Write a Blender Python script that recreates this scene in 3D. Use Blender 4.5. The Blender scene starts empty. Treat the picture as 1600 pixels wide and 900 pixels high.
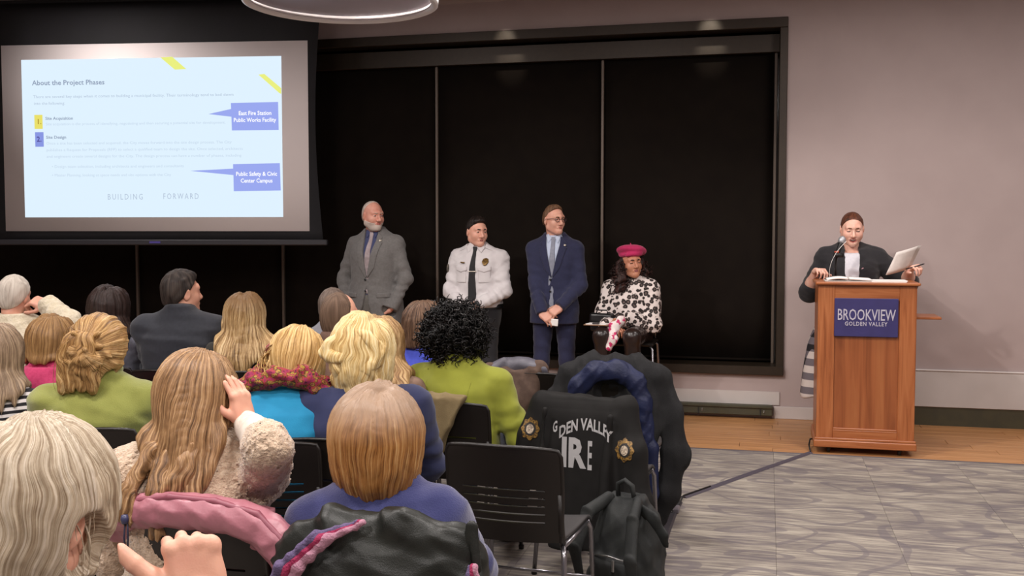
import bpy, math, random
import numpy as np
from mathutils import Vector, Matrix, Euler
from mathutils.bvhtree import BVHTree

# ---------------------------------------------------------------- camera, world, light, exposure
SC = bpy.context.scene
COL = SC.collection
FPX = 1600.0; CAMH = 1.6; YAW = math.radians(14.0); PITCH = math.atan(88.0 / 1600.0)
cam_d = bpy.data.cameras.new('camera'); cam_d.sensor_width = 36.0; cam_d.lens = 36.0 * FPX / 1600.0
cam = bpy.data.objects.new('camera', cam_d); COL.objects.link(cam)
cam.location = (0, 0, CAMH); cam.rotation_euler = (math.pi / 2 - PITCH, 0, YAW)
cam_d.clip_start = 0.05
SC.camera = cam
SC.view_settings.view_transform = 'Standard'; SC.view_settings.look = 'None'
SC.view_settings.gamma = 1.0; SC.view_settings.use_curve_mapping = False
SC.view_settings.exposure = 0.22
W = bpy.data.worlds.new('world'); SC.world = W; W.use_nodes = True
W.node_tree.nodes['Background'].inputs[0].default_value = (0.6, 0.55, 0.6, 1)
W.node_tree.nodes['Background'].inputs[1].default_value = 0.02

CEIL = 3.66
def spot(name, loc, aim, power, angle, col=(1, .93, .86), size=.08, blend=.6):
    l = bpy.data.lights.new(name, 'SPOT'); l.energy = power; l.spot_size = math.radians(angle); l.spot_blend = blend
    l.color = col; l.shadow_soft_size = size
    o = bpy.data.objects.new(name, l); COL.objects.link(o); o.location = loc
    o.rotation_euler = (Vector(aim) - Vector(loc)).to_track_quat('-Z', 'Y').to_euler()
    return o
def area(name, loc, size, power, col=(1, .95, .9), rot=(0, 0, 0)):
    l = bpy.data.lights.new(name, 'AREA'); l.energy = power; l.shape = 'DISK'; l.size = size; l.color = col
    o = bpy.data.objects.new(name, l); COL.objects.link(o); o.location = loc; o.rotation_euler = rot
    return o
# recessed ceiling downlights over the audience (soft discs; those by the front wall are added to brighten it), and track spots on the presenters' end
for (lx, ly, pw) in [(-4.6, 3.2, 60), (-2.4, 2.4, 60), (-.3, 2.2, 55), (-4.6, .2, 50), (-1.9, -.3, 60), (.6, -.2, 50),
                     (1.9, 4.6, 60), (-3.4, 5.6, 42), (-1.3, 5.2, 46), (2.6, 2.0, 60), (.9, 7.0, 26), (3.0, 7.0, 28), (-5.6, 7.2, 24)]:
    area('ceiling_downlight_and_fill', (lx, ly, CEIL - .03), .55, pw, (1, .93, .9))
for (lx, ly, ax, ay, az, pw, an) in [(-3.4, 4.6, -1.9, 8.6, 1.2, 190, 42), (-1.6, 4.9, .8, 8.2, 1.1, 200, 46), (-2.4, 4.6, -.4, 8.4, 1.0, 170, 40)]:
    spot('track_spot', (lx, ly, CEIL - .12), (ax, ay, az), pw, an, (1, .92, .86), .06)
for (lx, pw) in [(-2.3, 22), (-.5, 22)]:
    spot('frame_glint_spot', (lx, 8.45, CEIL - .02), (lx, 8.97, 3.30), pw, 22, (1, .9, .75), .03, .9)  # added spots, standing in for reflections of room lamps on the frame head

# ---------------------------------------------------------------- pixel helpers (measuring only: give a real depth, get a real point)
_R = cam.rotation_euler.to_matrix()
def ray(px, py): return _R @ Vector(((px - 800) / FPX, (450 - py) / FPX, -1.0))
def at(px, py, d): return Vector((0, 0, CAMH)) + ray(px, py) * d
def at_y(px, py, Y): r = ray(px, py); return Vector((0, 0, CAMH)) + r * (Y / r.y)
def at_z(px, py, Z): r = ray(px, py); return Vector((0, 0, CAMH)) + r * ((Z - CAMH) / r.z)

# ---------------------------------------------------------------- materials
def lin(c):
    if isinstance(c, str): c = tuple(int(c[i:i + 2], 16) / 255 for i in (0, 2, 4))
    return tuple((v / 12.92 if v <= .04045 else ((v + .055) / 1.055) ** 2.4) for v in c[:3]) + (1,)
MATS = {}
def nodes(m):
    nt = m.node_tree
    return nt, nt.nodes, nt.links, nt.nodes['Principled BSDF']
def mat(name, c, rough=.7, c2=None, ns=40, bump=0, bs=200, metal=0, sheen=0, coord='Object', stretch=(1, 1, 1), spec=.5, mixlo=.35, mixhi=.65, detail=3):
    if name in MATS: return MATS[name]
    m = bpy.data.materials.new(name); m.use_nodes = True; nt, N, L, b = nodes(m)
    b.inputs['Roughness'].default_value = rough; b.inputs['Metallic'].default_value = metal
    b.inputs['Specular IOR Level'].default_value = spec
    if sheen: b.inputs['Sheen Weight'].default_value = sheen
    b.inputs['Base Color'].default_value = lin(c)
    tc = N.new('ShaderNodeTexCoord'); mp = N.new('ShaderNodeMapping'); mp.inputs['Scale'].default_value = stretch
    L.new(tc.outputs[coord], mp.inputs[0])
    if c2:
        t = N.new('ShaderNodeTexNoise'); t.inputs['Scale'].default_value = ns; t.inputs['Detail'].default_value = detail
        r = N.new('ShaderNodeValToRGB'); r.color_ramp.elements[0].color = lin(c); r.color_ramp.elements[1].color = lin(c2)
        r.color_ramp.elements[0].position = mixlo; r.color_ramp.elements[1].position = mixhi
        L.new(mp.outputs[0], t.inputs[0]); L.new(t.outputs[0], r.inputs[0]); L.new(r.outputs[0], b.inputs['Base Color'])
    if bump:
        t2 = N.new('ShaderNodeTexNoise'); t2.inputs['Scale'].default_value = bs; t2.inputs['Detail'].default_value = 2
        bp = N.new('ShaderNodeBump'); bp.inputs['Strength'].default_value = bump; bp.inputs['Distance'].default_value = .01
        L.new(mp.outputs[0], t2.inputs[0]); L.new(t2.outputs[0], bp.inputs['Height']); L.new(bp.outputs[0], b.inputs['Normal'])
    MATS[name] = m
    return m
def emis(name, c, s=1.0):
    if name in MATS: return MATS[name]
    m = bpy.data.materials.new(name); m.use_nodes = True; nt, N, L, b = nodes(m)
    b.inputs['Base Color'].default_value = (0, 0, 0, 1); b.inputs['Roughness'].default_value = .9; b.inputs['Specular IOR Level'].default_value = 0
    b.inputs['Emission Color'].default_value = lin(c); b.inputs['Emission Strength'].default_value = s
    MATS[name] = m; return m
def hairmat(name, cols, rough=.42, root=None, fs=36):
    """strand colours run along the hair: noise over the stored root direction (sc) and the distance from the root (along)"""
    m = bpy.data.materials.new(name); m.use_nodes = True; nt, N, L, b = nodes(m)
    b.inputs['Roughness'].default_value = rough; b.inputs['Specular IOR Level'].default_value = .3
    a = N.new('ShaderNodeAttribute'); a.attribute_name = 'rnd'; sc = N.new('ShaderNodeAttribute'); sc.attribute_name = 'sc'; al = N.new('ShaderNodeAttribute'); al.attribute_name = 'along'
    wv = N.new('ShaderNodeMath'); wv.operation = 'MULTIPLY'; wv.inputs[1].default_value = .07; L.new(al.outputs['Fac'], wv.inputs[0])
    def streak(scale, det):
        t = N.new('ShaderNodeTexNoise'); t.noise_dimensions = '4D'; t.inputs['Scale'].default_value = scale; t.inputs['Detail'].default_value = det; t.inputs['Roughness'].default_value = .65
        L.new(sc.outputs['Vector'], t.inputs['Vector']); L.new(wv.outputs[0], t.inputs['W']); return t
    t1, t2 = streak(fs * .35, 2), streak(fs, 3)
    s1 = N.new('ShaderNodeMath'); s1.operation = 'MULTIPLY_ADD'; s1.inputs[1].default_value = 1.1; s1.inputs[2].default_value = -.05; L.new(t2.outputs[0], s1.inputs[0])
    s2 = N.new('ShaderNodeMath'); s2.operation = 'MULTIPLY_ADD'; s2.inputs[1].default_value = 1.1; s2.inputs[2].default_value = -.55; L.new(t1.outputs[0], s2.inputs[0])
    s3 = N.new('ShaderNodeMath'); s3.operation = 'ADD'; L.new(s1.outputs[0], s3.inputs[0]); L.new(s2.outputs[0], s3.inputs[1])
    s4 = N.new('ShaderNodeMath'); s4.operation = 'MULTIPLY_ADD'; s4.inputs[1].default_value = .22; L.new(a.outputs['Fac'], s4.inputs[0]); L.new(s3.outputs[0], s4.inputs[2])
    s5 = N.new('ShaderNodeMath'); s5.operation = 'ADD'; s5.inputs[1].default_value = -.11; L.new(s4.outputs[0], s5.inputs[0])
    r = N.new('ShaderNodeValToRGB'); e = r.color_ramp.elements
    while len(e) < len(cols): e.new(.5)
    for i, c in enumerate(cols): e[i].position = .25 + .5 * i / (len(cols) - 1); e[i].color = lin(c)
    L.new(s5.outputs[0], r.inputs[0]); out = r.outputs[0]
    if root:
        rr = N.new('ShaderNodeMapRange'); rr.inputs[1].default_value = .05; rr.inputs[2].default_value = .42; L.new(al.outputs['Fac'], rr.inputs[0])
        mx = N.new('ShaderNodeMix'); mx.data_type = 'RGBA'; L.new(rr.outputs[0], mx.inputs['Factor']); mx.inputs['A'].default_value = lin(root); L.new(out, mx.inputs['B']); out = mx.outputs['Result']
    L.new(out, b.inputs['Base Color'])
    bp = N.new('ShaderNodeBump'); bp.inputs['Strength'].default_value = .55; bp.inputs['Distance'].default_value = .006; L.new(s3.outputs[0], bp.inputs['Height']); L.new(bp.outputs[0], b.inputs['Normal'])
    MATS[name] = m; return m
def skinmat(name, c, c2, rough=.5):
    m = mat(name, c, rough, c2, ns=22, bump=.05, bs=300, mixlo=.3, mixhi=.75)
    b = m.node_tree.nodes['Principled BSDF']; b.inputs['Subsurface Weight'].default_value = .12
    b.inputs['Subsurface Radius'].default_value = (.01, .004, .002); b.inputs['Subsurface Scale'].default_value = .3
    return m

# ---------------------------------------------------------------- mesh helpers
def mesh_np(name, V, F, smooth=True, attrs=None):
    """V (n,3) floats, F (m,k) ints or list of index tuples"""
    me = bpy.data.meshes.new(name)
    if isinstance(F, np.ndarray):
        n, m, k = len(V), len(F), F.shape[1]
        me.vertices.add(n); me.vertices.foreach_set('co', np.ascontiguousarray(V, np.float32).ravel())
        me.loops.add(m * k); me.loops.foreach_set('vertex_index', np.ascontiguousarray(F, np.int32).ravel())
        me.polygons.add(m); me.polygons.foreach_set('loop_start', np.arange(0, m * k, k, dtype=np.int32))
        me.polygons.foreach_set('loop_total', np.full(m, k, np.int32))
        me.update(calc_edges=True)
    else:
        me.from_pydata([tuple(v) for v in V], [], [tuple(f) for f in F]); me.update()
    if smooth and len(me.polygons): me.polygons.foreach_set('use_smooth', np.ones(len(me.polygons), bool))
    if attrs:
        for k_, a_ in attrs.items():
            if a_ is None: continue
            if np.ndim(a_) == 2:
                at_ = me.attributes.new(k_, 'FLOAT_VECTOR', 'POINT'); at_.data.foreach_set('vector', np.ascontiguousarray(a_, np.float32).ravel()); continue
            at_ = me.attributes.new(k_, 'FLOAT', 'POINT'); at_.data.foreach_set('value', np.ascontiguousarray(a_, np.float32))
    return me
def obj(name, me, m=None, parent=None, loc=None, rot=None):
    o = bpy.data.objects.new(name, me); COL.objects.link(o)
    if m is not None and me is not None:
        if not me.materials: me.materials.append(m)
    if parent is not None: o.parent = parent
    if loc is not None: o.location = loc
    if rot is not None: o.rotation_euler = rot
    return o
def tag(o, label=None, cat=None, group=None, kind=None):
    if label: o['label'] = label
    if cat: o['category'] = cat
    if group: o['group'] = group
    if kind: o['kind'] = kind
    return o
def empty(name, loc=(0, 0, 0), rz=0, **k):
    o = bpy.data.objects.new(name, None); COL.objects.link(o); o.empty_display_size = .1
    o.location = loc; o.rotation_euler = (0, 0, rz)
    return tag(o, **k)
class MB:
    """collects boxes, tubes and prisms into one mesh"""
    def __init__(s): s.V = []; s.F = []; s.sm = []
    def add(s, V, F, sm=False):
        n = len(s.V); s.V += [tuple(v) for v in V]; s.F += [tuple(i + n for i in f) for f in F]; s.sm += [sm] * len(F); return s
    def box(s, lo, hi, M=None, bev=0):
        x0, y0, z0 = lo; x1, y1, z1 = hi
        if bev:
            b = bev; V = []; F = []
            for (z, i) in ((z0, b), (z0 + b, 0), (z1 - b, 0), (z1, b)):
                for (x, y) in ((x0 + i, y0 + b), (x0 + i + (b if i == 0 else 0), y0 + i), (x1 - i - (b if i == 0 else 0), y0 + i), (x1 - i, y0 + b), (x1 - i, y1 - b), (x1 - i - (b if i == 0 else 0), y1 - i), (x0 + i + (b if i == 0 else 0), y1 - i), (x0 + i, y1 - b)):
                    V.append((x, y, z))
            for r in range(3):
                for q in range(8): F.append((r * 8 + q, r * 8 + (q + 1) % 8, r * 8 + 8 + (q + 1) % 8, r * 8 + 8 + q))
            F.append(tuple(range(7, -1, -1))); F.append(tuple(range(24, 32)))
        else:
            V = [(x, y, z) for z in (z0, z1) for (x, y) in ((x0, y0), (x1, y0), (x1, y1), (x0, y1))]
            F = [(3, 2, 1, 0), (4, 5, 6, 7), (0, 1, 5, 4), (1, 2, 6, 5), (2, 3, 7, 6), (3, 0, 4, 7)]
        if M is not None: V = [M @ Vector(v) for v in V]
        return s.add(V, F)
    def tube(s, pts, r, n=8, close=True):
        pts = [Vector(p) for p in pts]; R = r if isinstance(r, (list, tuple)) else [r] * len(pts); V = []; F = []
        for i, p in enumerate(pts):
            t = (pts[min(i + 1, len(pts) - 1)] - pts[max(i - 1, 0)]).normalized()
            if i == 0: a = t.orthogonal().normalized()
            else: a = (a - t * a.dot(t)).normalized()
            b = t.cross(a)
            V += [p + (a * math.cos(2 * math.pi * q / n) + b * math.sin(2 * math.pi * q / n)) * R[i] for q in range(n)]
        for i in range(len(pts) - 1):
            for q in range(n): F.append((i * n + q, i * n + (q + 1) % n, i * n + n + (q + 1) % n, i * n + n + q))
        if close: F.append(tuple(range(n - 1, -1, -1))); F.append(tuple(range((len(pts) - 1) * n, len(pts) * n)))
        return s.add(V, F, True)
    def prism(s, poly, fn, t):
        """poly 2D points; fn(u,v,w)->3D; w 0..t"""
        n = len(poly); V = [fn(u, v, 0) for u, v in poly] + [fn(u, v, t) for u, v in poly]
        F = [tuple(range(n - 1, -1, -1)), tuple(range(n, 2 * n))] + [(i, (i + 1) % n, n + (i + 1) % n, n + i) for i in range(n)]
        return s.add(V, F)
    def lathe(s, prof, c=(0, 0, 0), n=24, M=None):
        V = []; F = []
        for (r, z) in prof:
            for q in range(n): V.append((c[0] + r * math.cos(2 * math.pi * q / n), c[1] + r * math.sin(2 * math.pi * q / n), c[2] + z))
        for i in range(len(prof) - 1):
            for q in range(n): F.append((i * n + q, i * n + (q + 1) % n, i * n + n + (q + 1) % n, i * n + n + q))
        if M is not None: V = [M @ Vector(v) for v in V]
        return s.add(V, F, True)
    def me(s, name):
        me = bpy.data.meshes.new(name); me.from_pydata(s.V, [], s.F); me.update()
        me.polygons.foreach_set('use_smooth', np.array(s.sm, bool)); return me
    def build(s, name, m, parent=None, **k): return obj(name, s.me(name), m, parent, **k)
def panel(fn, nu, nv, thick, hole=None):
    """curved sheet fn(u,v)->3D for u,v in 0..1, holes left open, given real thickness along fn's normal"""
    us = np.linspace(0, 1, nu + 1); vs = np.linspace(0, 1, nv + 1) if not isinstance(nv, (list, tuple, np.ndarray)) else np.array(nv)
    nv = len(vs) - 1
    P = np.array([[fn(u, v) for v in vs] for u in us], float)
    du = np.gradient(P, axis=0); dv = np.gradient(P, axis=1); Nn = np.cross(du, dv); Nn /= np.linalg.norm(Nn, axis=2, keepdims=True) + 1e-9
    A = (P + Nn * thick / 2).reshape(-1, 3); B = (P - Nn * thick / 2).reshape(-1, 3); n = len(A)
    idx = lambda i, j: i * (nv + 1) + j
    F = []; E = {}
    for i in range(nu):
        for j in range(nv):
            if hole and hole((us[i] + us[i + 1]) / 2, (vs[j] + vs[j + 1]) / 2): continue
            q = (idx(i, j), idx(i + 1, j), idx(i + 1, j + 1), idx(i, j + 1)); F.append(q); F.append(tuple(x + n for x in reversed(q)))
            for a, b in zip(q, q[1:] + q[:1]): E[(a, b)] = 1
    for (a, b) in list(E):
        if (b, a) not in E: F.append((b, a, a + n, b + n))
    V = np.vstack([A, B])
    used = sorted({i for f in F for i in f}); rm = {o_: i for i, o_ in enumerate(used)}
    me = bpy.data.meshes.new('panel'); me.from_pydata([tuple(V[i]) for i in used], [], [tuple(rm[i] for i in f) for f in F]); me.update()
    me.polygons.foreach_set('use_smooth', np.ones(len(me.polygons), bool))
    return me
def autosmooth(me, deg=35):
    me.set_sharp_from_angle(angle=math.radians(deg)); return me

# ---------------------------------------------------------------- signed distance fields -> one continuous surface (surface nets)
def V3(*a): return np.array(a, np.float64)
def rotm(yaw=0, pitch=0, roll=0):
    """degrees; yaw about Z (+ = left), pitch about X (+ = up), roll about Y"""
    return np.array(Matrix.Rotation(math.radians(yaw), 3, 'Z') @ Matrix.Rotation(math.radians(pitch), 3, 'X') @ Matrix.Rotation(math.radians(roll), 3, 'Y'))
class Field:
    def __init__(s, lo, hi, h):
        s.lo = np.array(lo, np.float64); s.h = h; s.n = (np.ceil((np.array(hi) - s.lo) / h).astype(int) + 1)
        s.f = np.full(s.n, 1.0, np.float32); s.ax = [(s.lo[i] + h * np.arange(s.n[i])).astype(np.float32) for i in range(3)]
    def cut(s, lo, hi):
        sl = []
        for i in range(3):
            a = int(max(0, math.floor((lo[i] - s.lo[i]) / s.h))); b = int(min(s.n[i], math.ceil((hi[i] - s.lo[i]) / s.h) + 1))
            if b <= a: return None
            sl.append(slice(a, b))
        return tuple(sl), s.ax[0][sl[0]][:, None, None], s.ax[1][sl[1]][None, :, None], s.ax[2][sl[2]][None, None, :]
    def put(s, sl, d, k, op):
        f = s.f[sl]
        if op == 's': d = -d
        if op == 'u':
            if k > 0: q = np.clip(.5 + .5 * (f - d) / k, 0, 1); r = f + (d - f) * q - k * q * (1 - q)
            else: r = np.minimum(f, d)
        else:
            if k > 0: q = np.clip(.5 - .5 * (f - d) / k, 0, 1); r = f + (d - f) * q + k * q * (1 - q)
            else: r = np.maximum(f, d)
        s.f[sl] = r
    def rc(s, a, b, ra, rb=None, k=.02, op='u', fold=0, ff=90, ph=0, fw=(0, 1), flat=None):
        """tapered capsule; fold adds ring creases between fractions fw; flat=(axis,scale) squashes it"""
        rb = ra if rb is None else rb; a = np.array(a, float); b = np.array(b, float); m = max(ra, rb) + k + 3 * s.h + abs(fold)
        g = s.cut(np.minimum(a, b) - m, np.maximum(a, b) + m)
        if g is None: return s
        sl, X, Y, Z = g; e = b - a; L2 = max(e @ e, 1e-9)
        px, py, pz = X - a[0], Y - a[1], Z - a[2]
        t = np.clip((px * e[0] + py * e[1] + pz * e[2]) / L2, 0, 1).astype(np.float32)
        qx, qy, qz = px - t * e[0], py - t * e[1], pz - t * e[2]
        if flat is not None:
            fx, fs = flat; fx = np.array(fx, float) / np.linalg.norm(fx); w = qx * fx[0] + qy * fx[1] + qz * fx[2]; w2 = w * (1 / fs - 1)
            qx = qx + w2 * fx[0]; qy = qy + w2 * fx[1]; qz = qz + w2 * fx[2]
        d = np.sqrt(qx * qx + qy * qy + qz * qz) - (ra + (rb - ra) * t)
        if fold:
            L = math.sqrt(L2); an = np.arctan2(qx * .7 + qz * .7, qy + 1e-6)
            wn = np.clip(1 - np.abs(t - (fw[0] + fw[1]) / 2) / max((fw[1] - fw[0]) / 2, 1e-3), 0, 1)
            d = d - fold * wn * np.sin(t * L * ff + ph + 1.6 * np.sin(an * 1.0 + ph * 2) + .8 * np.sin(an * 2 + ph))
        s.put(sl, d, k, op); return s
    def chain(s, pts, rr, k=.02, **kw):
        for i in range(len(pts) - 1): s.rc(pts[i], pts[i + 1], rr[i], rr[i + 1], k, **kw)
        return s
    def ell(s, c, r, R=None, k=.02, op='u'):
        c = np.array(c, float); r = np.array(r, float) if np.ndim(r) else np.array([r] * 3, float); m = max(r) + k + 3 * s.h
        g = s.cut(c - m, c + m)
        if g is None: return s
        sl, X, Y, Z = g; x, y, z = X - c[0], Y - c[1], Z - c[2]
        if R is not None: x, y, z = (R[0, 0] * x + R[1, 0] * y + R[2, 0] * z, R[0, 1] * x + R[1, 1] * y + R[2, 1] * z, R[0, 2] * x + R[1, 2] * y + R[2, 2] * z)
        q = np.sqrt((x / r[0]) ** 2 + (y / r[1]) ** 2 + (z / r[2]) ** 2); q2 = np.sqrt((x / r[0] ** 2) ** 2 + (y / r[1] ** 2) ** 2 + (z / r[2] ** 2) ** 2) + 1e-6
        s.put(sl, q * (q - 1) / q2, k, op); return s
    def box(s, c, half, R=None, rnd=.01, k=.01, op='u'):
        c = np.array(c, float); hf = np.array(half, float); m = np.linalg.norm(hf) + k + 3 * s.h
        g = s.cut(c - m, c + m)
        if g is None: return s
        sl, X, Y, Z = g; x, y, z = X - c[0], Y - c[1], Z - c[2]
        if R is not None: x, y, z = (R[0, 0] * x + R[1, 0] * y + R[2, 0] * z, R[0, 1] * x + R[1, 1] * y + R[2, 1] * z, R[0, 2] * x + R[1, 2] * y + R[2, 2] * z)
        q = [np.abs(v) - (hf[i] - rnd) for i, v in enumerate((x, y, z))]
        d = np.sqrt(sum(np.maximum(v, 0) ** 2 for v in q)) + np.minimum(np.maximum(np.maximum(q[0], q[1]), q[2]), 0) - rnd
        s.put(sl, d, k, op); return s
    def loft(s, secs, p=2.4, k=.02, infl=0, op='u', capk=.015):
        """stack of ellipses (z, cx, cy, rx, ry), smoothly interpolated"""
        S = np.array(sorted(secs), float); z0, z1 = S[0, 0] - infl, S[-1, 0] + infl
        Rm = S[:, 3:5].max() + infl + k + .03
        g = s.cut((S[:, 1].min() - Rm, S[:, 2].min() - Rm, z0 - k - .03), (S[:, 1].max() + Rm, S[:, 2].max() + Rm, z1 + k + .03))
        if g is None: return s
        sl, X, Y, Z = g; z = Z.ravel()
        C = []
        for i in range(1, 5):
            v = sum(w_ * np.interp(z + o_, S[:, 0], S[:, i]) for o_, w_ in ((-.05, .1), (-.03, .15), (-.012, .25), (.012, .25), (.03, .15), (.05, .1))); C.append(v[None, None, :])
        rx, ry = np.maximum(C[2] + infl, .005), np.maximum(C[3] + infl, .005)
        q = ((np.abs(X - C[0]) / rx) ** p + (np.abs(Y - C[1]) / ry) ** p) ** (1 / p)
        d = (q - 1) * (np.minimum(rx, ry) * .6 + .4 * np.maximum(rx, ry))
        zc = np.maximum(z0 - Z, Z - z1); qq = np.clip(.5 - .5 * (d - zc) / capk, 0, 1); d = d + (zc - d) * qq + capk * qq * (1 - qq)
        s.put(sl, d, k, op); return s
    def half(s, p0, n, k=.004):
        """keep the side the normal points away from"""
        n = np.array(n, float); n /= np.linalg.norm(n); X, Y, Z = s.ax[0][:, None, None], s.ax[1][None, :, None], s.ax[2][None, None, :]
        d = (X - p0[0]) * n[0] + (Y - p0[1]) * n[1] + (Z - p0[2]) * n[2]; s.put((slice(None),) * 3, d, k, 'i'); return s
    def poly(s, pts, axis='y', side=None, k=.003, op='i'):
        """extruded polygon in the x-z plane (axis y) as intersect or subtract; side: (sign, y0) limits it to one side"""
        X, Y, Z = s.ax[0][:, None, None], s.ax[1][None, :, None], s.ax[2][None, None, :]
        A, B = (X, Z) if axis == 'y' else ((Y, Z) if axis == 'x' else (X, Y))
        A2 = A if axis != 'x' else A
        A_, B_ = np.broadcast_arrays(A2.squeeze()[:, None], B.squeeze()[None, :])
        P = np.array(pts, float); d = np.full(A_.shape, 1e9); ins = np.zeros(A_.shape, bool); n = len(P)
        for i in range(n):
            a, b = P[i], P[(i + 1) % n]; e = b - a; wx, wy = A_ - a[0], B_ - a[1]
            t = np.clip((wx * e[0] + wy * e[1]) / (e @ e + 1e-12), 0, 1); d = np.minimum(d, (wx - t * e[0]) ** 2 + (wy - t * e[1]) ** 2)
            c = ((a[1] > B_) != (b[1] > B_)) & (A_ < (b[0] - a[0]) * (B_ - a[1]) / (b[1] - a[1] + 1e-12) + a[0]); ins ^= c
        d = (np.sqrt(d) * np.where(ins, -1, 1)).astype(np.float32)
        d = d[:, None, :] if axis == 'y' else (d[None, :, :] if axis == 'x' else d[:, :, None])
        if side is not None:
            ss, y0 = side; d = np.maximum(d, -ss * ((Y if axis == 'y' else X) - y0))
        d = np.broadcast_to(d, s.f.shape)
        s.put((slice(None),) * 3, d, k, op); return s
    def noise(s, amp, freq, seed=0, warp=1.2, n=4, aniso=(1, 1, 1), band=.05, mask=None, ridge=False):
        r = np.random.default_rng(seed); X, Y, Z = s.ax[0][:, None, None], s.ax[1][None, :, None], s.ax[2][None, None, :]
        i0 = np.argwhere(np.abs(s.f) < band)
        if len(i0) == 0: return s
        I = tuple(i0.T); p = np.stack([s.ax[q][I[q]] for q in range(3)], 1) * np.array(aniso, np.float32); v = np.zeros(len(p), np.float32)
        for j in range(n):
            a = r.normal(size=3); a *= freq * (.7 + .6 * r.random()) / np.linalg.norm(a); b = r.normal(size=3); b *= freq * .6 / np.linalg.norm(b)
            w_ = np.sin(p @ a + r.random() * 6 + warp * np.sin(p @ b + r.random() * 6)).astype(np.float32); v += (1.3 * np.abs(w_) - .85) if ridge else w_
        v *= amp / math.sqrt(n)
        if mask is not None: v *= mask(np.stack([s.ax[q][I[q]] for q in range(3)], 1))
        s.f[I] += v; return s
    def blur(s):
        f = s.f
        for a in range(3):
            f = (np.roll(f, 1, a) + 2 * f + np.roll(f, -1, a)) / 4
        s.f = f; return s
    def surf(s):
        f = s.f; f[0], f[-1], f[:, 0], f[:, -1], f[:, :, 0], f[:, :, -1] = (np.maximum(q, 1e-3) for q in (f[0], f[-1], f[:, 0], f[:, -1], f[:, :, 0], f[:, :, -1]))
        ins = f < 0
        c = np.zeros(tuple(np.array(f.shape) - 1), np.int8)
        for i in (0, 1):
            for j in (0, 1):
                for k in (0, 1): c += ins[i:f.shape[0] - 1 + i, j:f.shape[1] - 1 + j, k:f.shape[2] - 1 + k]
        act = np.argwhere((c > 0) & (c < 8)); n = len(act)
        if n == 0: return np.zeros((0, 3)), np.zeros((0, 4), np.int32)
        idm = np.full(c.shape, -1, np.int32); idm[tuple(act.T)] = np.arange(n)
        cv = {}
        for i in (0, 1):
            for j in (0, 1):
                for k in (0, 1): cv[i, j, k] = f[act[:, 0] + i, act[:, 1] + j, act[:, 2] + k].astype(np.float64)
        acc = np.zeros((n, 3)); cnt = np.zeros(n)
        for a in range(3):
            for u in (0, 1):
                for v in (0, 1):
                    o = [0, 0, 0]; q = [x for x in range(3) if x != a]; o[q[0]] = u; o[q[1]] = v; o1 = list(o); o1[a] = 1
                    v0, v1 = cv[tuple(o)], cv[tuple(o1)]; m = (v0 < 0) != (v1 < 0)
                    t = np.where(m, v0 / np.where(m, v0 - v1, 1), 0); pp = np.tile(np.array(o, float), (n, 1)); pp[:, a] = t
                    acc += pp * m[:, None]; cnt += m
        V = s.lo + s.h * (act + acc / cnt[:, None])
        Fs = []
        for a in range(3):
            b, d = [x for x in range(3) if x != a]
            sl0 = [slice(1, -1)] * 3; sl0[a] = slice(0, -1); sl1 = [slice(1, -1)] * 3; sl1[a] = slice(1, None)
            m = ins[tuple(sl0)] != ins[tuple(sl1)]; e = np.argwhere(m); 
            if len(e) == 0: continue
            fl = ins[tuple(sl0)][tuple(e.T)]
            e[:, b] += 1; e[:, d] += 1
            def cell(db, dd):
                g = e.copy(); g[:, b] += db; g[:, d] += dd; return idm[tuple(g.T)]
            q = np.stack([cell(-1, -1), cell(0, -1), cell(0, 0), cell(-1, 0)], 1)
            if a == 1: fl = ~fl
            q[~fl] = q[~fl][:, ::-1]; Fs.append(q)
        return V, np.vstack(Fs).astype(np.int32)
    def mesh(s, name): return mesh_np(name, *s.surf())
def join_np(parts):
    Vs, Fs, o = [], [], 0
    for V, F in parts: Vs.append(V); Fs.append(F + o); o += len(V)
    return np.vstack(Vs), np.vstack(Fs)
def tubes(P, Wd, nrm, flat=.5, sides=5, rnd=None):
    """P (N,S,3) strand paths, Wd (N,S) half widths, nrm (N,S,3) outward: flattened tapered locks with per-strand attributes"""
    N, S, _ = P.shape
    T = np.gradient(P, axis=1); T /= np.linalg.norm(T, axis=2, keepdims=True) + 1e-9
    B = np.cross(T, nrm); B /= np.linalg.norm(B, axis=2, keepdims=True) + 1e-9; A = np.cross(B, T)
    an = 2 * np.pi * np.arange(sides) / sides
    V = P[:, :, None, :] + Wd[:, :, None, None] * (B[:, :, None, :] * np.cos(an)[None, None, :, None] + A[:, :, None, :] * (flat * np.sin(an))[None, None, :, None])
    i = np.arange(N)[:, None, None] * S * sides + np.arange(S - 1)[None, :, None] * sides; q = np.arange(sides)[None, None, :]; q1 = (q + 1) % sides
    F = np.stack([i + q, i + q1, i + sides + q1, i + sides + q], -1).reshape(-1, 4)
    rn = np.random.default_rng(5).random(N) if rnd is None else rnd
    al = np.broadcast_to(np.linspace(0, 1, S)[None, :, None], (N, S, sides)).ravel()
    return V.reshape(-1, 3), F[:, ::-1], np.repeat(rn, S * sides), al
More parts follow.
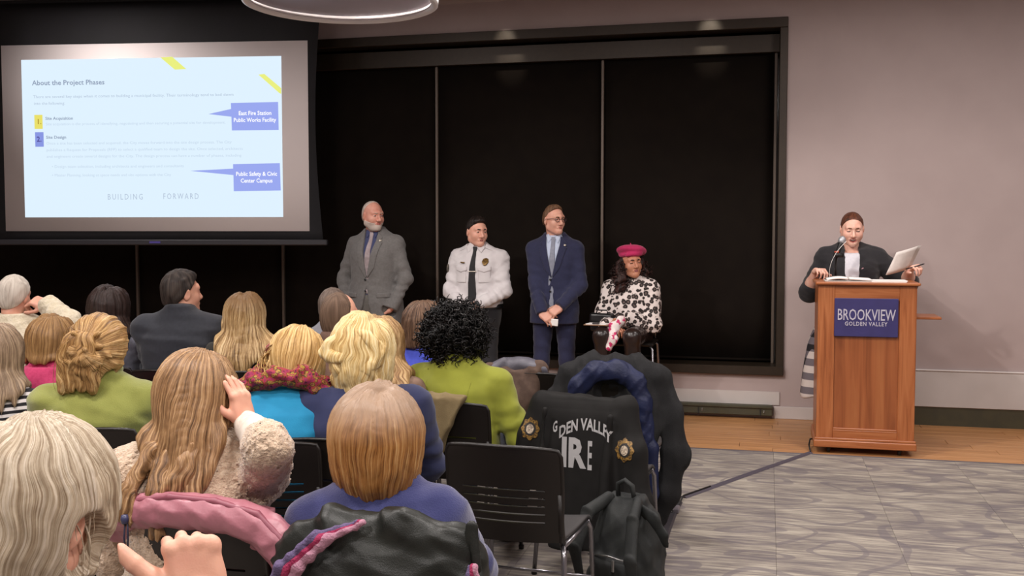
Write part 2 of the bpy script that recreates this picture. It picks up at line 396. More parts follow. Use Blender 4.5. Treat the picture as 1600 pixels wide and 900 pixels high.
# ---------------------------------------------------------------- people: head, hand, hair, body builders
def head_np(jw=1.0, full=0.0, nose=1.0, h=.0045, neck=(0, -.045, -.2), nr=.056, smile=False, ear=True):
    F = Field((-.115, -.16, -.26), (.115, .15, .145), h)
    F.ell((0, -.012, .03), (.076, .098, .09), k=0)
    F.ell((0, .018, -.03), (.063 * jw + full * .4, .072, .079), k=.03)
    for sx in (-1, 1):
        F.rc((sx * .05 * jw, -.005, -.058), (sx * .008, .062, -.092), .024 + full * .5, .022 + full * .3, k=.03)
        F.ell((sx * (.036 * jw), .052, -.028), .027 + full * .5 + (.004 if smile else 0), k=.025)
    F.ell((0, .07, -.09), (.022, .02, .019), k=.02)
    if full > .005: F.ell((0, .03, -.1), (.045, .045, .026), k=.02)
    F.rc((-.04, .07, .03), (0, .083, .033), .014, .014, k=.02).rc((.04, .07, .03), (0, .083, .033), .014, .014, k=.02)
    for sx in (-1, 1):
        F.ell((sx * .033, .1, .008), (.02, .018, .014), k=.012, op='s')
        F.ell((sx * .032, .0735, .007), .0145, k=.003)
    F.rc((0, .088, .014), (0, .11 * (1 + .06 * (nose - 1)), -.028), .0075, .0125 * nose, k=.012)
    for sx in (-1, 1): F.ell((sx * .012 * nose, .1, -.033), .009 * nose, k=.006)
    F.rc((-.02, .084, -.06), (.02, .084, -.06), .008, .008, k=.012)
    if smile: F.ell((0, .098, -.067), (.03, .024, .015), k=.006, op='s')
    else: F.rc((-.022, .1, -.06), (.022, .1, -.06), .004, .004, k=.006, op='s', flat=((0, 0, 1), .6))
    if ear:
        for sx in (-1, 1):
            R = rotm(yaw=sx * -18, pitch=-8); F.ell((sx * .08, -.014, -.004), (.009, .02, .033), R, k=.006)
            F.ell((sx * .09, -.01, .0), (.006, .011, .018), R, k=.004, op='s')
    n = V3(*neck); F.rc((0, -.034, -.045), n, nr * .95, nr * 1.06, k=.018)
    return F.surf()
CURL = {'relaxed': [(18, 28, 15)] * 4, 'fist': [(78, 95, 60), (80, 98, 60), (82, 100, 60), (84, 100, 60)],
        'flat': [(4, 8, 5)] * 4, 'grip': [(42, 58, 35), (48, 62, 38), (54, 66, 40), (60, 70, 40)], 'fold': [(35, 45, 25)] * 4}
def hand_np(pose='relaxed', left=False, h=.0042, thumb=None, sc=1.0, tf=1.0):
    """right hand: wrist at origin, fingers +Y, palm facing -Z, thumb at -X"""
    F = Field((-.1, -.075, -.11), (.075, .21, .05), h)
    F.rc((0, -.022, 0), (0, .01, 0), .025, .026, k=.01, flat=((0, 0, 1), .78))
    F.box((0, .05, 0), (.04, .045, .0145), rnd=.014, k=.014); F.ell((-.024, .034, -.008), (.02, .034, .017), k=.012); F.ell((.026, .03, -.006), (.015, .032, .015), k=.012)
    bx = [-.031, -.0105, .0105, .0305]; by = [.088, .093, .089, .08]; Ls = [(.044, .026, .021), (.048, .03, .023), (.044, .028, .022), (.035, .021, .019)]
    for i in range(4):
        p = V3(bx[i], by[i], .001); a = 0; sp = (i - 1.4) * 3.0
        F.ell(p + V3(0, -.003, .003), .0098, k=.008)
        for j in range(3):
            a += CURL[pose][i][j]; s_ = math.sin(math.radians(a)); c_ = math.cos(math.radians(a))
            d = V3(math.sin(math.radians(sp)) * c_, c_, -s_); q = p + d * Ls[i][j]; r0 = .0095 - .0009 * j - (.001 if i == 3 else 0)
            F.rc(p, q, r0, r0 - .0009, k=.0025 if j else .006); p = q
    th = thumb or [V3(-.62, .66, -.42), V3(-.35, .9, -.25), V3(-.2, .95, -.2)]
    p = V3(-.026, .018, -.007)
    for j, (L, r0) in enumerate(((.045, .0145), (.034, .0115), (.028, .0105))):
        r0 *= tf
        d = np.array(th[j], float); d /= np.linalg.norm(d); q = p + d * L; F.rc(p, q, r0, r0 - .002, k=.008 if j == 0 else .003); p = q
    V, Fc = F.surf(); V = V * sc
    if left: V = V * V3(-1, 1, 1); Fc = Fc[:, ::-1]
    return V, Fc
_HC = {}
def hand_cached(pose, left, h, key=None, thumb=None):
    k_ = (pose, left, h, key)
    if k_ not in _HC: _HC[k_] = hand_np(pose, left, h, thumb, tf=1.25 if key == 'fore' else 1.0)
    return _HC[k_]
def frame_of(fwd, up):
    """3x3 with columns X,Y,Z; Y = fwd, Z close to up"""
    y = np.array(fwd, float); y /= np.linalg.norm(y); z = np.array(up, float); z = z - y * (z @ y); z /= np.linalg.norm(z); x = np.cross(y, z)
    return np.stack([x, y, z], 1)
def ik(a, c, l1, l2, pole):
    a, c, pole = (np.array(v, float) for v in (a, c, pole)); d = c - a; L = np.linalg.norm(d)
    if L > (l1 + l2) * .995: c = a + d * ((l1 + l2) * .995 / L); d = c - a; L = np.linalg.norm(d)
    x = (l1 * l1 - l2 * l2 + L * L) / (2 * L); hh = math.sqrt(max(l1 * l1 - x * x, 0)); u = d / L; pv = pole - a; pv = pv - u * (pv @ u); pv /= np.linalg.norm(pv) + 1e-9
    return a + u * x + pv * hh, c

class Person:
    def __init__(s, label, loc, rz=0, T=1.28, pose='sit', w=1.0, deep=1.0, lean=0.0, head=(0, 0, 0), hoff=(0, 0, 0), skin=None, face=None, hs=1.0,
                 hands=None, legs=None, h=.0075, seat=.46, group=None, cat='person', sh=0.0, headh=.006, side=0.0, nohands=False):
        s.root = empty('person', (loc[0], loc[1], 0), math.radians(rz), label=label, cat=cat, group=group)
        s.skin = skin; s.w = w; s.h = h; s.T = T; s.hs = hs; s.rz = rz; s.pose = pose; face = face or {}
        if pose == 'stand':
            sc = T / 1.75; s.zh = .92 * sc; s.zs = T - .30 * sc; s.zn = T - .255 * sc; s.sc = sc
        else:
            sc = 1.0; s.zh = seat + .08; s.zs = T - .285 + sh; s.zn = T - .25 + sh * .5; s.sc = sc
        zh, zs, zn = s.zh, s.zs, s.zn; ly = lambda z: lean * np.clip((z - zh) / (zs - zh), 0, 1.4); lx = lambda z: side * np.clip((z - zh) / (zs - zh), 0, 1.4)
        D = zs - zh
        prof = [(zh - .08, .150 * w, .115 * deep), (zh, .172 * w, .125 * deep), (zh + .3 * D, .158 * w, .118 * deep), (zh + .55 * D, .162 * w, .122 * deep), (zh + .8 * D, .172 * w, .122 * deep),
                (zs - .03, .155 * w, .1), (zs + .015, .105 * w, .08), (zn + .005, .07, .066), (zn + .04, .058, .06)]
        s.secs = [(z, lx(z), ly(z) - .012 * float(np.clip((z - zs + .3) / .3, 0, 1)), rx, ry) for z, rx, ry in prof]
        s.cy = lambda z: float(ly(z)); s.cx = lambda z: float(lx(z))
        hx = lx(zs); hy = ly(zs)
        s.neck = V3(hx, hy - .01, zn); s.hc = V3(hx + hoff[0], hy + .03 + hoff[1], T - .122 * hs + hoff[2]); s.hR = rotm(*head)
        s.S = {}; s.E = {}; s.Wr = {}; s.Hd = {}
        l1, l2 = .30 * sc, .262 * sc
        dflt = {'L': dict(w=(-.07, .30, seat + .17), p=(-.5, -.1, .6), f=(.7, .7, -.1), u=(0, 0, 1), pose='relaxed'), 'R': dict(w=(.07, .31, seat + .19), p=(.5, -.1, .6), f=(-.7, .7, -.1), u=(0, 0, 1), pose='relaxed')}
        if pose == 'stand': dflt = {'L': dict(w=(-.24, .03, .86), p=(-.4, -.4, 1.1), f=(0, .1, -1), u=(-1, 0, 0), pose='relaxed'), 'R': dict(w=(.24, .03, .86), p=(.4, -.4, 1.1), f=(0, .1, -1), u=(1, 0, 0), pose='relaxed')}
        for q, sg in (('L', -1), ('R', 1)):
            d = dict(dflt[q]); d.update((hands or {}).get(q, {})); s.Hd[q] = d
            s.S[q] = V3(hx + sg * .168 * w, hy - .012, zs - .05); s.E[q], s.Wr[q] = ik(s.S[q], d['w'], l1, l2, d['p'])
        if pose == 'stand':
            s.leg = {q: [V3(sg * .09 * sc, 0, .9 * sc), V3(sg * .105 * sc, .02, .5 * sc), V3(sg * .115 * sc, -.01, .085), V3(sg * .14 * sc, .15, .03)] for q, sg in (('L', -1), ('R', 1))}
        else:
            s.leg = {q: [V3(sg * .095, .0, seat + .085), V3(sg * .115, .43, seat + .07), V3(sg * .12, .42, .09), V3(sg * .13, .56, .035)] for q, sg in (('L', -1), ('R', 1))}
        if legs: 
            for q in legs: s.leg[q] = [V3(*v) for v in legs[q]]
        # ---- the body: one mesh
        F = s.field(.03, legs=True); F.loft(s.secs, infl=-.016, k=0)
        for q in 'LR':
            F.chain([s.S[q], s.E[q], s.Wr[q]], [.044, .038, .024], k=.03); F.chain(s.leg[q], [.078, .05, .036, .034], k=.03)
        F.half((0, s.cy(zs), zn + .0), (0, 0, 1))
        parts = [F.surf()]
        nk = s.hR.T @ ((s.neck - V3(0, 0, .045)) - s.hc) / hs
        hv, hf = head_np(neck=nk, h=headh, **face); parts.append((hv * hs @ s.hR.T + s.hc, hf))
        for q in 'LR':
            d = s.Hd[q]
            if d.get('hide'): continue
            hv, hf = hand_cached(d['pose'], q == 'L', d.get('h', .0065), d.get('key'), d.get('thumb')); R = frame_of(d['f'], d['u']); parts.append((hv * d.get('sc', 1.0) @ R.T + s.Wr[q], hf))
        s.body = obj('body', mesh_np('body', *join_np(parts)), skin, s.root)
    def tw(s, p): return s.hR @ (np.array(p, float) * s.hs) + s.hc          # head-local -> person-local
    def field(s, h=None, legs=False, arms=True, zlo=None, zhi=None, pad=.13):
        P = [V3(c[1] - c[3] - .02, c[2] - c[4] - .02, c[0]) for c in s.secs] + [V3(c[1] + c[3] + .02, c[2] + c[4] + .02, c[0]) for c in s.secs]
        if arms: P += [v for q in 'LR' for v in (s.S[q], s.E[q], s.Wr[q])]
        if legs: P += [v for q in 'LR' for v in s.leg[q]]
        P = np.array(P); lo = P.min(0) - pad; hi = P.max(0) + pad
        if zlo is not None: lo[2] = zlo
        if zhi is not None: hi[2] = zhi
        return Field(lo, hi, h or s.h)
    def add(s, name, F, m, parent=None): return obj(name, F.mesh(name) if isinstance(F, Field) else F, m, parent or s.root)
    def top(s, name, m, infl=.012, hem=None, ar=(.062, .052, .044), sleeve=1.0, neckcut=None, nz=(.004, 34), fold=.004, seed=1, h=None, ext=None, puff=None, cut=True, arms=True, skirt=None, parent=None, back=0.0):
        """upper garment: torso and sleeves in one surface"""
        hem = s.zh - .1 if hem is None else hem
        F = s.field((h or s.h) * 1.22, zlo=hem - .06)
        sec = list(s.secs)
        if skirt: sec = [x for x in sec if x[0] > s.zh] + skirt
        F.loft(sec, infl=infl, k=0)
        for q in 'LR':
            sg = -1 if q == 'L' else 1
            F.rc(s.neck + V3(sg * .03, 0, -.02), s.S[q] + V3(0, 0, .005), .042 + infl, ar[0] - .002, k=.05)
            if arms:
                S_, E_, W_ = s.S[q], s.E[q], s.Wr[q]; n_ = seed * 1.7 + (2 if q == 'L' else 0)
                if sleeve >= .5:
                    F.rc(S_, E_, ar[0], ar[1], k=.035, fold=fold, ff=70, ph=n_, fw=(.35, 1.15)); W2 = E_ + (W_ - E_) * min(1, (sleeve - .5) * 2)
                    F.rc(E_, W2, ar[1], ar[1] + (ar[2] - ar[1]) * min(1, (sleeve - .5) * 2), k=.03, fold=fold, ff=95, ph=n_ + 1, fw=(-.2, .9))
                else: F.rc(S_, S_ + (E_ - S_) * sleeve * 2, ar[0], ar[1] + .004, k=.035)
        if ext: ext(F)
        if nz: F.noise(nz[0], nz[1], seed, aniso=(1, 1, .7)); F.noise(nz[0] * .5, nz[1] * 2.4, seed + 50, aniso=(.6, .6, 1.2), warp=2.2); F.noise(nz[0] * .8, 24, seed + 70, aniso=(.8, .8, 1.3), warp=2.0, ridge=True)
        if cut:
            if neckcut:
                n = V3(*(neckcut[1] if len(neckcut) > 1 else (0, 0, 1))); n /= np.linalg.norm(n); g = F.cut(s.neck - V3(.14, .26, .3), s.neck + V3(.14, .3, .25))
                if g: sl, X, Y, Z = g; d = (X - s.neck[0]) * n[0] + (Y - s.neck[1]) * n[1] + (Z - neckcut[0]) * n[2]; F.put(sl, d.astype(np.float32), .004, 'i')
            F.half((0, 0, hem), (0, 0, -1))
            for q in 'LR':
                W_, E_ = s.Wr[q], s.E[q]; n = W_ - E_; n /= np.linalg.norm(n); 
                P0 = W_ + n * .012 if sleeve >= 1 else None
                if P0 is not None:
                    g = F.cut(W_ - .13, W_ + .13)
                    if g: sl, X, Y, Z = g; d = (X - P0[0]) * n[0] + (Y - P0[1]) * n[1] + (Z - P0[2]) * n[2]; rr = np.sqrt((X - W_[0]) ** 2 + (Y - W_[1]) ** 2 + (Z - W_[2]) ** 2); F.put(sl, np.maximum(-d, rr - .12), 0, 's') if False else F.put(sl, np.where(rr < .085, d, -1.0).astype(np.float32), 0, 'i')
        s.last = F
        return s.add(name, F, m, parent)
    def pants(s, m, infl=0.0, name='trousers', rr=(.096, .066, .056), h=None, fold=.004, ankle=True, top=None):
        F = Field(np.min([v for q in 'LR' for v in s.leg[q][:3]], 0) - .19, np.max([v for q in 'LR' for v in s.leg[q][:3]], 0) + V3(.17, .16, .2), h or .019)
        F.loft([x for x in s.secs if x[0] < s.zh + .36], infl=infl + .004, k=0)
        for q in 'LR':
            a, b, c, d = s.leg[q]; F.rc(a, b, rr[0] + infl, rr[1] + infl, k=.04, fold=fold, ff=60, ph=1, fw=(.3, 1.2)); F.rc(b, c, rr[1] + infl, rr[2] + infl, k=.03, fold=fold, ff=80, ph=2, fw=(.3, 1.2))
        F.half((0, 0, .075), (0, 0, -1)); F.half((0, 0, top if top else s.zh + .1), (0, 0, 1)); return s.add(name, F, m)
    def shoes(s, m, name='shoe', sole=None):
        for q in 'LR':
            a, t = s.leg[q][2], s.leg[q][3]; z0 = t[2] - .035; F = Field(np.minimum(a, t) - .1, np.maximum(a, t) + .1, .013)
            F.rc((a[0], a[1] - .015, z0 + .045), (t[0], t[1], z0 + .036), .043, .038, k=.02).rc((a[0], a[1], z0 + .05), (a[0], a[1], z0 + .11), .042, .042, k=.02); F.half((0, 0, z0 + .002), (0, 0, -1)); s.add(name, F, m)
    def patch(s, name, poly, infl, m, parent=None, side=1, h=.006, k=.003, pad=.03, extra=None):
        """thin piece of cloth lying on the front (side 1) or back (-1) of the torso, cut to an outline in x-z"""
        P = np.array(poly); yc = [s.cy(z) for z in P[:, 1]]
        lo = (P[:, 0].min() - pad, min(yc) - .32, P[:, 1].min() - pad); hi = (P[:, 0].max() + pad, max(yc) + .32, P[:, 1].max() + pad)
        F = Field(lo, hi, h); F.loft(s.secs, infl=infl, k=0)
        for sg, q in ((-1, 'L'), (1, 'R')): F.rc(s.neck + V3(sg * .03, 0, -.02), s.S[q] + V3(0, 0, .005), .03 + infl, .05 + infl * .5, k=.05)
        if extra: extra(F)
        F.poly(poly, side=(side, s.cy(P[:, 1].mean())), k=k); return s.add(name, F, m, parent)
    def put(s, name, V, F, m, rnd=None, along=None, parent=None, sc=None, strands=0):
        a = None
        if rnd is not None:
            if sc is None:
                if strands: sc = np.random.default_rng(1).normal(size=(strands, 3)).repeat(len(V) // strands, 0)
                else:
                    lv = (V - s.hc) @ s.hR - V3(0, -.045, 0); rr_ = np.hypot(lv[:, 0], lv[:, 1]) + 1e-4; sc = np.stack([lv[:, 0] / rr_, lv[:, 1] / rr_, np.zeros(len(V))], 1) * 1.4
            a = {'rnd': rnd, 'along': along, 'sc': sc}
        return obj(name, mesh_np(name, V, F, attrs=a), m, parent or s.root)
    # ---- face details (children of the body)
    def face(s, iris='2a1a12', brow=None, lip='9a5a50', closed=False, brow_w=.0045, smile=False):
        for sx in (-1, 1):
            if not closed:
                F = Field((sx * .032 - .02, .05, -.015), (sx * .032 + .02, .1, .03), .0022); F.ell((sx * .032, .0755, .007), .0138, k=0); F.poly([(sx * .032 - .015, .0065), (sx * .032, .0125), (sx * .032 + .015, .0065), (sx * .032, .001)], k=0, side=(1, .07))
                V, Fc = F.surf(); s.put('eye', V * s.hs @ s.hR.T + s.hc, Fc, mat('eye_white', 'd8cfc8', .3), parent=s.body)
                F = Field((sx * .032 - .02, .05, -.015), (sx * .032 + .02, .1, .03), .0022); F.ell((sx * .032, .0765, .007), .0138, k=0); F.poly([(sx * .032 - .0065, .002), (sx * .032 - .0065, .012), (sx * .032 + .0065, .012), (sx * .032 + .0065, .002)], k=0, side=(1, .07))
                V, Fc = F.surf(); s.put('iris', V * s.hs @ s.hR.T + s.hc, Fc, mat('iris_' + iris, iris, .2), parent=s.body)
            else:
                b = MB(); b.tube([s.tw((sx * (.018 + .007 * i), .0895 - .0035 * abs(i - 2) ** 1.2, .0045 - .0012 * abs(i - 2))) for i in range(5)], .0022, 6); b.build('eyelash', mat('lash', '2a1a14', .6), s.body)
            if brow:
                b = MB(); b.tube([s.tw((sx * (.014 + .009 * i), .0965 - .0014 * i - .0012 * i * i, .0265 + .003 * i - .0008 * i * i)) for i in range(5)], [brow_w * .8, brow_w, brow_w, brow_w * .8, brow_w * .4], 6); b.build('eyebrow', mat('brow_' + brow, brow, .8), s.body)
        if lip:
            F = Field((-.045, .055, -.09), (.045, .115, -.035), .0022)
            if smile:
                F.chain([(-.034, .08, -.052), (-.018, .091, -.0555), (0, .094, -.0565), (.018, .091, -.0555), (.034, .08, -.052)], [.0018, .0024, .0024, .0024, .0018], k=.003)
                F.chain([(-.034, .08, -.053), (-.021, .087, -.072), (0, .0905, -.080), (.021, .087, -.072), (.034, .08, -.053)], [.0022, .0036, .0045, .0036, .0022], k=.003)
            else:
                F.chain([(-.027, .0835, -.060), (-.013, .0905, -.0575), (0, .0925, -.057), (.013, .0905, -.0575), (.027, .0835, -.060)], [.0024, .004, .0042, .004, .0024], k=.003); F.chain([(-.025, .084, -.0615), (-.011, .0905, -.066), (0, .0915, -.067), (.011, .0905, -.066), (.025, .084, -.0615)], [.0022, .0045, .005, .0045, .0022], k=.002)
            V, Fc = F.surf(); s.put('lips', V * s.hs @ s.hR.T + s.hc, Fc, mat('lip_' + lip, lip, .45), parent=s.body)
        if smile:
            F = Field((-.036, .05, -.095), (.036, .1, -.04), .003); F.ell((0, .074, -.067), (.029, .012, .0135), k=0); V, Fc = F.surf(); s.put('mouth', V * s.hs @ s.hR.T + s.hc, Fc, mat('mouth_dark', '4a1512', .5), parent=s.body)
            F = Field((-.03, .06, -.085), (.03, .1, -.04), .003); F.rc((-.022, .082, -.0595), (0, .0885, -.061), .0042, .0052, k=0).rc((.022, .082, -.0595), (0, .0885, -.061), .0042, .0052, k=0); V, Fc = F.surf(); s.put('teeth', V * s.hs @ s.hR.T + s.hc, Fc, mat('teeth', 'e8e0d4', .3), parent=s.body)
    # ---- hair
    def cap(s, m, t=.01, plane=((.072, .078), (-.085, -.08)), nz=(.002, 160), name='hair', seed=3, ext=None, h=.0055, temple=None, aniso=(1, 1, .4), side=0, facecut=True):
        """close hair: a shell over the skull above a tilted hairline"""
        F = Field((-.13, -.16, -.16), (.13, .14, .17), h); F.ell((0, -.017, .032), (.077 + t, .0985 + t, .091 + t), k=0)
        F.ell((0, -.045, -.02), (.066 + t * .8, .062 + t, .075), k=.03)
        if ext: ext(F)
        if nz: F.noise(nz[0], nz[1], seed, aniso=aniso)
        (y0, z0), (y1, z1) = plane; d = V3(0, y1 - y0, z1 - z0); n = np.cross(V3(1, 0, 0), d); n = n if n[2] < 0 else -n; F.half((0, y0, z0), n, k=.008)
        if facecut: F.ell((0, .118, -.012), (.067, .085, .1), k=.004, op='s'); F.ell((0, .06, -.06), (.12, .06, .06), k=.01, op='s')
        if temple: F.half((0, temple, 0), (0, 1, -.35), k=.006)
        V, Fc = F.surf(); r = np.random.default_rng(seed); ph = V @ r.normal(size=3) * 60
        return s.put(name, V * s.hs @ s.hR.T + s.hc, Fc, m, rnd=.5 + .5 * np.sin(ph + 3 * np.sin(V[:, 0] * 90)), along=np.full(len(V), .6))
    def grow(s, m, N=400, L=.45, S=26, part=0.0, wd=.006, dense=1.5, thin=1.25, bias=(0, 0, 0), gather=1.2, vox=.0075, thr=.1, loose=110, flow='down', lw=.0022, wave=.25, ears=False, off=(.006, .022), seed=1, curl=(0, 0), grav=1.0, front=.06, lowest=-.06, crown=(0, -.02, .12), spread=0.0, back=.25, ends=.12, name='hair', coll=True, flip=0, Lf=None, flat=.2, taper=.7, tips=None, sides=4, base=True, stiff=.55, capt=.012, bplane=None):
        r = np.random.default_rng(seed); hs = s.hs; N = int(N * dense); wd = wd * thin
        P = []
        c0 = V3(0, -.012, .03); rad = V3(.077, .099, .091)
        while len(P) < N:
            d = r.normal(size=3); d /= np.linalg.norm(d); p = c0 + d * rad
            if p[1] > front or p[2] < lowest or (p[1] > .02 and p[2] < .045 + (p[1] - .02) * .6) or (p[1] > -.03 and p[2] < .0): continue
            P.append(p)
        P = np.array(P); off_ = off[0] + (off[1] - off[0]) * r.random(N); Ls = L * (1 - ends * r.random(N))
        if Lf is not None: Ls = Lf(P, Ls)
        cw = np.array([s.tw(p) for p in P]); hc = s.tw(c0)
        RT = s.hR
        d = P - V3(*crown); 
        d = d / (np.linalg.norm(d, axis=1, keepdims=True) + 1e-6)
        if part is not None:
            wp = np.clip((P[:, 1] + .06) / .07, 0, 1)[:, None]; d2 = np.stack([np.sign(P[:, 0] - part + 1e-5), -back * np.ones(N), np.zeros(N)], 1); d = d * (1 - wp) + d2 * wp
        d = d @ RT.T; pos = cw.copy(); path = [pos.copy()]; step = Ls / (S - 1)
        nn = (P - c0) / rad ** 2; nn = nn @ RT.T; nn /= np.linalg.norm(nn, axis=1, keepdims=True)
        pos = pos + nn * (off_ * .3)[:, None]
        path = [pos.copy()]; d = d - nn * (d * nn).sum(1, keepdims=True); d /= np.linalg.norm(d, axis=1, keepdims=True) + 1e-6
        g = V3(0, 0, -1.0); wv = r.normal(size=(N, 3)) * .05; ph = r.random(N) * 6.28; cs = [(s.neck + V3(0, 0, -.05), s.hc + V3(0, -.03, -.03), .06, .055)]
        prims = []
        for q, sg in (('L', -1), ('R', 1)): prims.append((s.neck + V3(sg * .02, 0, -.03), s.S[q] + V3(0, 0, 0), .075, .07))
        zc = s.zs - .14; prims.append((V3(s.cx(zc) - .09 * s.w, s.cy(zc), zc), V3(s.cx(zc) + .09 * s.w, s.cy(zc), zc), .135, .135)); zc -= .15; prims.append((V3(s.cx(zc) - .09 * s.w, s.cy(zc), zc), V3(s.cx(zc) + .09 * s.w, s.cy(zc), zc), .135, .135)); prims += cs
        for i in range(1, S):
            t = i / (S - 1)
            gl = g * grav + V3(*bias) + np.stack([-(pos[:, 0] - s.hc[0]) * gather, np.zeros(N), np.zeros(N)], 1) * min(1, t * 2) + (nn * spread * .2) + r.normal(size=(N, 3)) * .012 + wv * math.sin(i * .7)
            d = d * stiff + gl * (1 - stiff) * (.35 + .65 * min(1, t * 3)); d /= np.linalg.norm(d, axis=1, keepdims=True) + 1e-9
            pos = pos + d * step[:, None]
            # keep outside the skull
            lp = (pos - s.hc) @ RT / hs; e = (lp - c0) / (rad + off_[:, None] + .004); q = np.linalg.norm(e, axis=1); inn = q < 1
            if inn.any():
                e2 = e[inn] / q[inn][:, None]; pos[inn] = ((c0 + e2 * (rad + off_[inn][:, None] + .004)) * hs) @ RT.T + s.hc
            e3 = (lp - c0) / rad ** 2; e3 /= np.linalg.norm(e3, axis=1, keepdims=True) + 1e-9; nn = e3 @ RT.T
            if coll:
                if getattr(s, 'last', None) is not None:
                    FL = s.last
                    for _ in range(2):
                        ii = np.clip(np.rint((pos - FL.lo) / FL.h).astype(int), 1, FL.n - 2); fv = FL.f[ii[:, 0], ii[:, 1], ii[:, 2]]; m_ = fv < off_ * .7 + .003
                        if m_.any():
                            j = ii[m_]; gr = np.stack([FL.f[j[:, 0] + 1, j[:, 1], j[:, 2]] - FL.f[j[:, 0] - 1, j[:, 1], j[:, 2]], FL.f[j[:, 0], j[:, 1] + 1, j[:, 2]] - FL.f[j[:, 0], j[:, 1] - 1, j[:, 2]], FL.f[j[:, 0], j[:, 1], j[:, 2] + 1] - FL.f[j[:, 0], j[:, 1], j[:, 2] - 1]], 1)
                            gr /= np.linalg.norm(gr, axis=1, keepdims=True) + 1e-6; gr[:, 2] = np.maximum(gr[:, 2], -.2); pos[m_] += gr * np.clip((off_ * .7 + .003 - fv)[m_], 0, .05)[:, None]
                for (a, b, ra, rb) in (cs if getattr(s, 'last', None) is not None else prims):
                    ab = b - a; tt = np.clip(((pos - a) @ ab) / (ab @ ab), 0, 1); qv = pos - (a + tt[:, None] * ab); dd = np.linalg.norm(qv, axis=1); rr = ra + (rb - ra) * tt + off_ * .8; m_ = dd < rr
                    if m_.any(): pos[m_] += qv[m_] / dd[m_][:, None] * (rr - dd)[m_][:, None]
            path.append(pos.copy())
        P_ = np.stack(path, 1)
        if curl[0]:
            tt = np.linspace(0, 1, S)[None, :]; T = np.gradient(P_, axis=1); T /= np.linalg.norm(T, axis=2, keepdims=True) + 1e-9; A = np.cross(T, V3(.3, .9, .2)); A /= np.linalg.norm(A, axis=2, keepdims=True) + 1e-9; B = np.cross(T, A)
            an = curl[1] * tt * Ls[:, None] + ph[:, None]; am = curl[0] * np.clip(tt * 2.2, 0, 1)
            P_ = P_ + (A * np.cos(an)[..., None] + B * np.sin(an)[..., None]) * am[..., None]
        if flip:
            tt = np.clip((np.linspace(0, 1, S) - .7) / .3, 0, 1) ** 2; out = P_ - hc; out[..., 2] = 0; out /= np.linalg.norm(out, axis=2, keepdims=True) + 1e-9; P_ = P_ + out * (tt[None, :, None] * flip)
        o = s.hull(name, m, P_, (P - c0) / rad, r, vox, thr, core=(c0, rad + capt * .8, front) if base else None, bplane=bplane, flow=flow, wave=wave, ears=ears)
        if loose:
            P_ = P_[:, ::2]; S = P_.shape[1]; k = r.permutation(N)[:loose]; nr = P_[k] - hc; nr /= np.linalg.norm(nr, axis=2, keepdims=True); tl = np.linspace(0, 1, S)
            Q = P_[k] + nr * (.004 + .006 * r.random((loose, 1, 1)) * tl[None, :, None]); V, Fc, rn, al = tubes(Q, lw * (.5 + r.random((loose, 1))) * (1 - .6 * tl)[None], nr, flat=.4, sides=3)
            s.put('loose_strands', V, Fc, m, rn, al, sc=np.repeat(((P - c0) / rad)[k], S * 3, 0))
        return o
    def hull(s, name, m, P_, root, r, vox=.006, thr=.1, parent=None, core=None, bplane=None, flow='down', lock=.0022, wave=.25, ears=False):
        """one continuous hair surface wrapped round simulated strands; stores the nearest strand's root and length for the material"""
        N, S, _ = P_.shape; sub_ = 5; t = np.linspace(0, S - 1, (S - 1) * sub_ + 1); i0 = np.minimum(t.astype(int), S - 2); fr = (t - i0)[None, :, None]; D = P_[:, i0] * (1 - fr) + P_[:, i0 + 1] * fr
        step = np.linalg.norm(np.diff(D, axis=1), axis=2).mean(); wt = (vox * .5 / max(step, 1e-4)) ** -1
        tl = np.linspace(0, 1, D.shape[1]); w = (1 - .55 * np.clip((tl - .75) / .25, 0, 1))[None].repeat(N, 0) * min(1.5, step / (vox * .5))
        lo = D.reshape(-1, 3).min(0) - vox * 5; hi = D.reshape(-1, 3).max(0) + vox * 5; F = Field(lo, hi, vox); g = (D.reshape(-1, 3) - F.lo) / vox; ii = np.rint(g).astype(int)
        den = np.bincount(np.ravel_multi_index(ii.T, F.n), w.ravel(), int(np.prod(F.n))).reshape(F.n).astype(np.float32)
        for _ in range(2):
            for a in range(3): den = (np.roll(den, 1, a) + 2 * den + np.roll(den, -1, a)) / 4
        F.f = thr - den
        if core:
            c0, rad, front = core; F2 = Field(lo, hi, vox); RT = s.hR; F2.ell(s.tw(c0), rad * s.hs, RT, k=0)
            for (p0, n) in ((V3(0, .062, .0), V3(0, 1, -.35)), (V3(0, -.085, -.085), V3(0, .72, -1))): F2.half(s.tw(p0), RT @ n, k=.01)
            F.f = np.minimum(F.f, np.clip(F2.f * 30, -1, 1))
        if ears:
            F2 = Field(lo, hi, vox)
            for sx in (-1, 1): F2.ell(s.tw((sx * .1, .004, -.03)), (.036, .04, .052), s.hR, k=0)
            F.f = np.maximum(F.f, np.clip(-F2.f * 20, -1, 1))
        V, Fc = F.surf()
        if len(V) == 0: return None
        if core:        # drop the unseen inner skin that lies inside the skull
            e = (((V - s.hc) @ s.hR) / s.hs - core[0]) / (core[1] - .004); keep = (np.linalg.norm(e, axis=1) > 1.0); fk = keep[Fc].any(1); Fc = Fc[fk]; us = np.unique(Fc); rm = np.full(len(V), -1); rm[us] = np.arange(len(us)); V = V[us]; Fc = rm[Fc].astype(np.int32)
        lv = ((V - s.hc) @ s.hR) / s.hs; wob = wave * (.06 * np.sin(lv[:, 2] * 38 + 2 * np.sin(lv[:, 0] * 30)) + .03 * np.sin(lv[:, 2] * 90 + lv[:, 1] * 40)) + .03 * np.sin(lv[:, 2] * 14 + lv[:, 0] * 12)
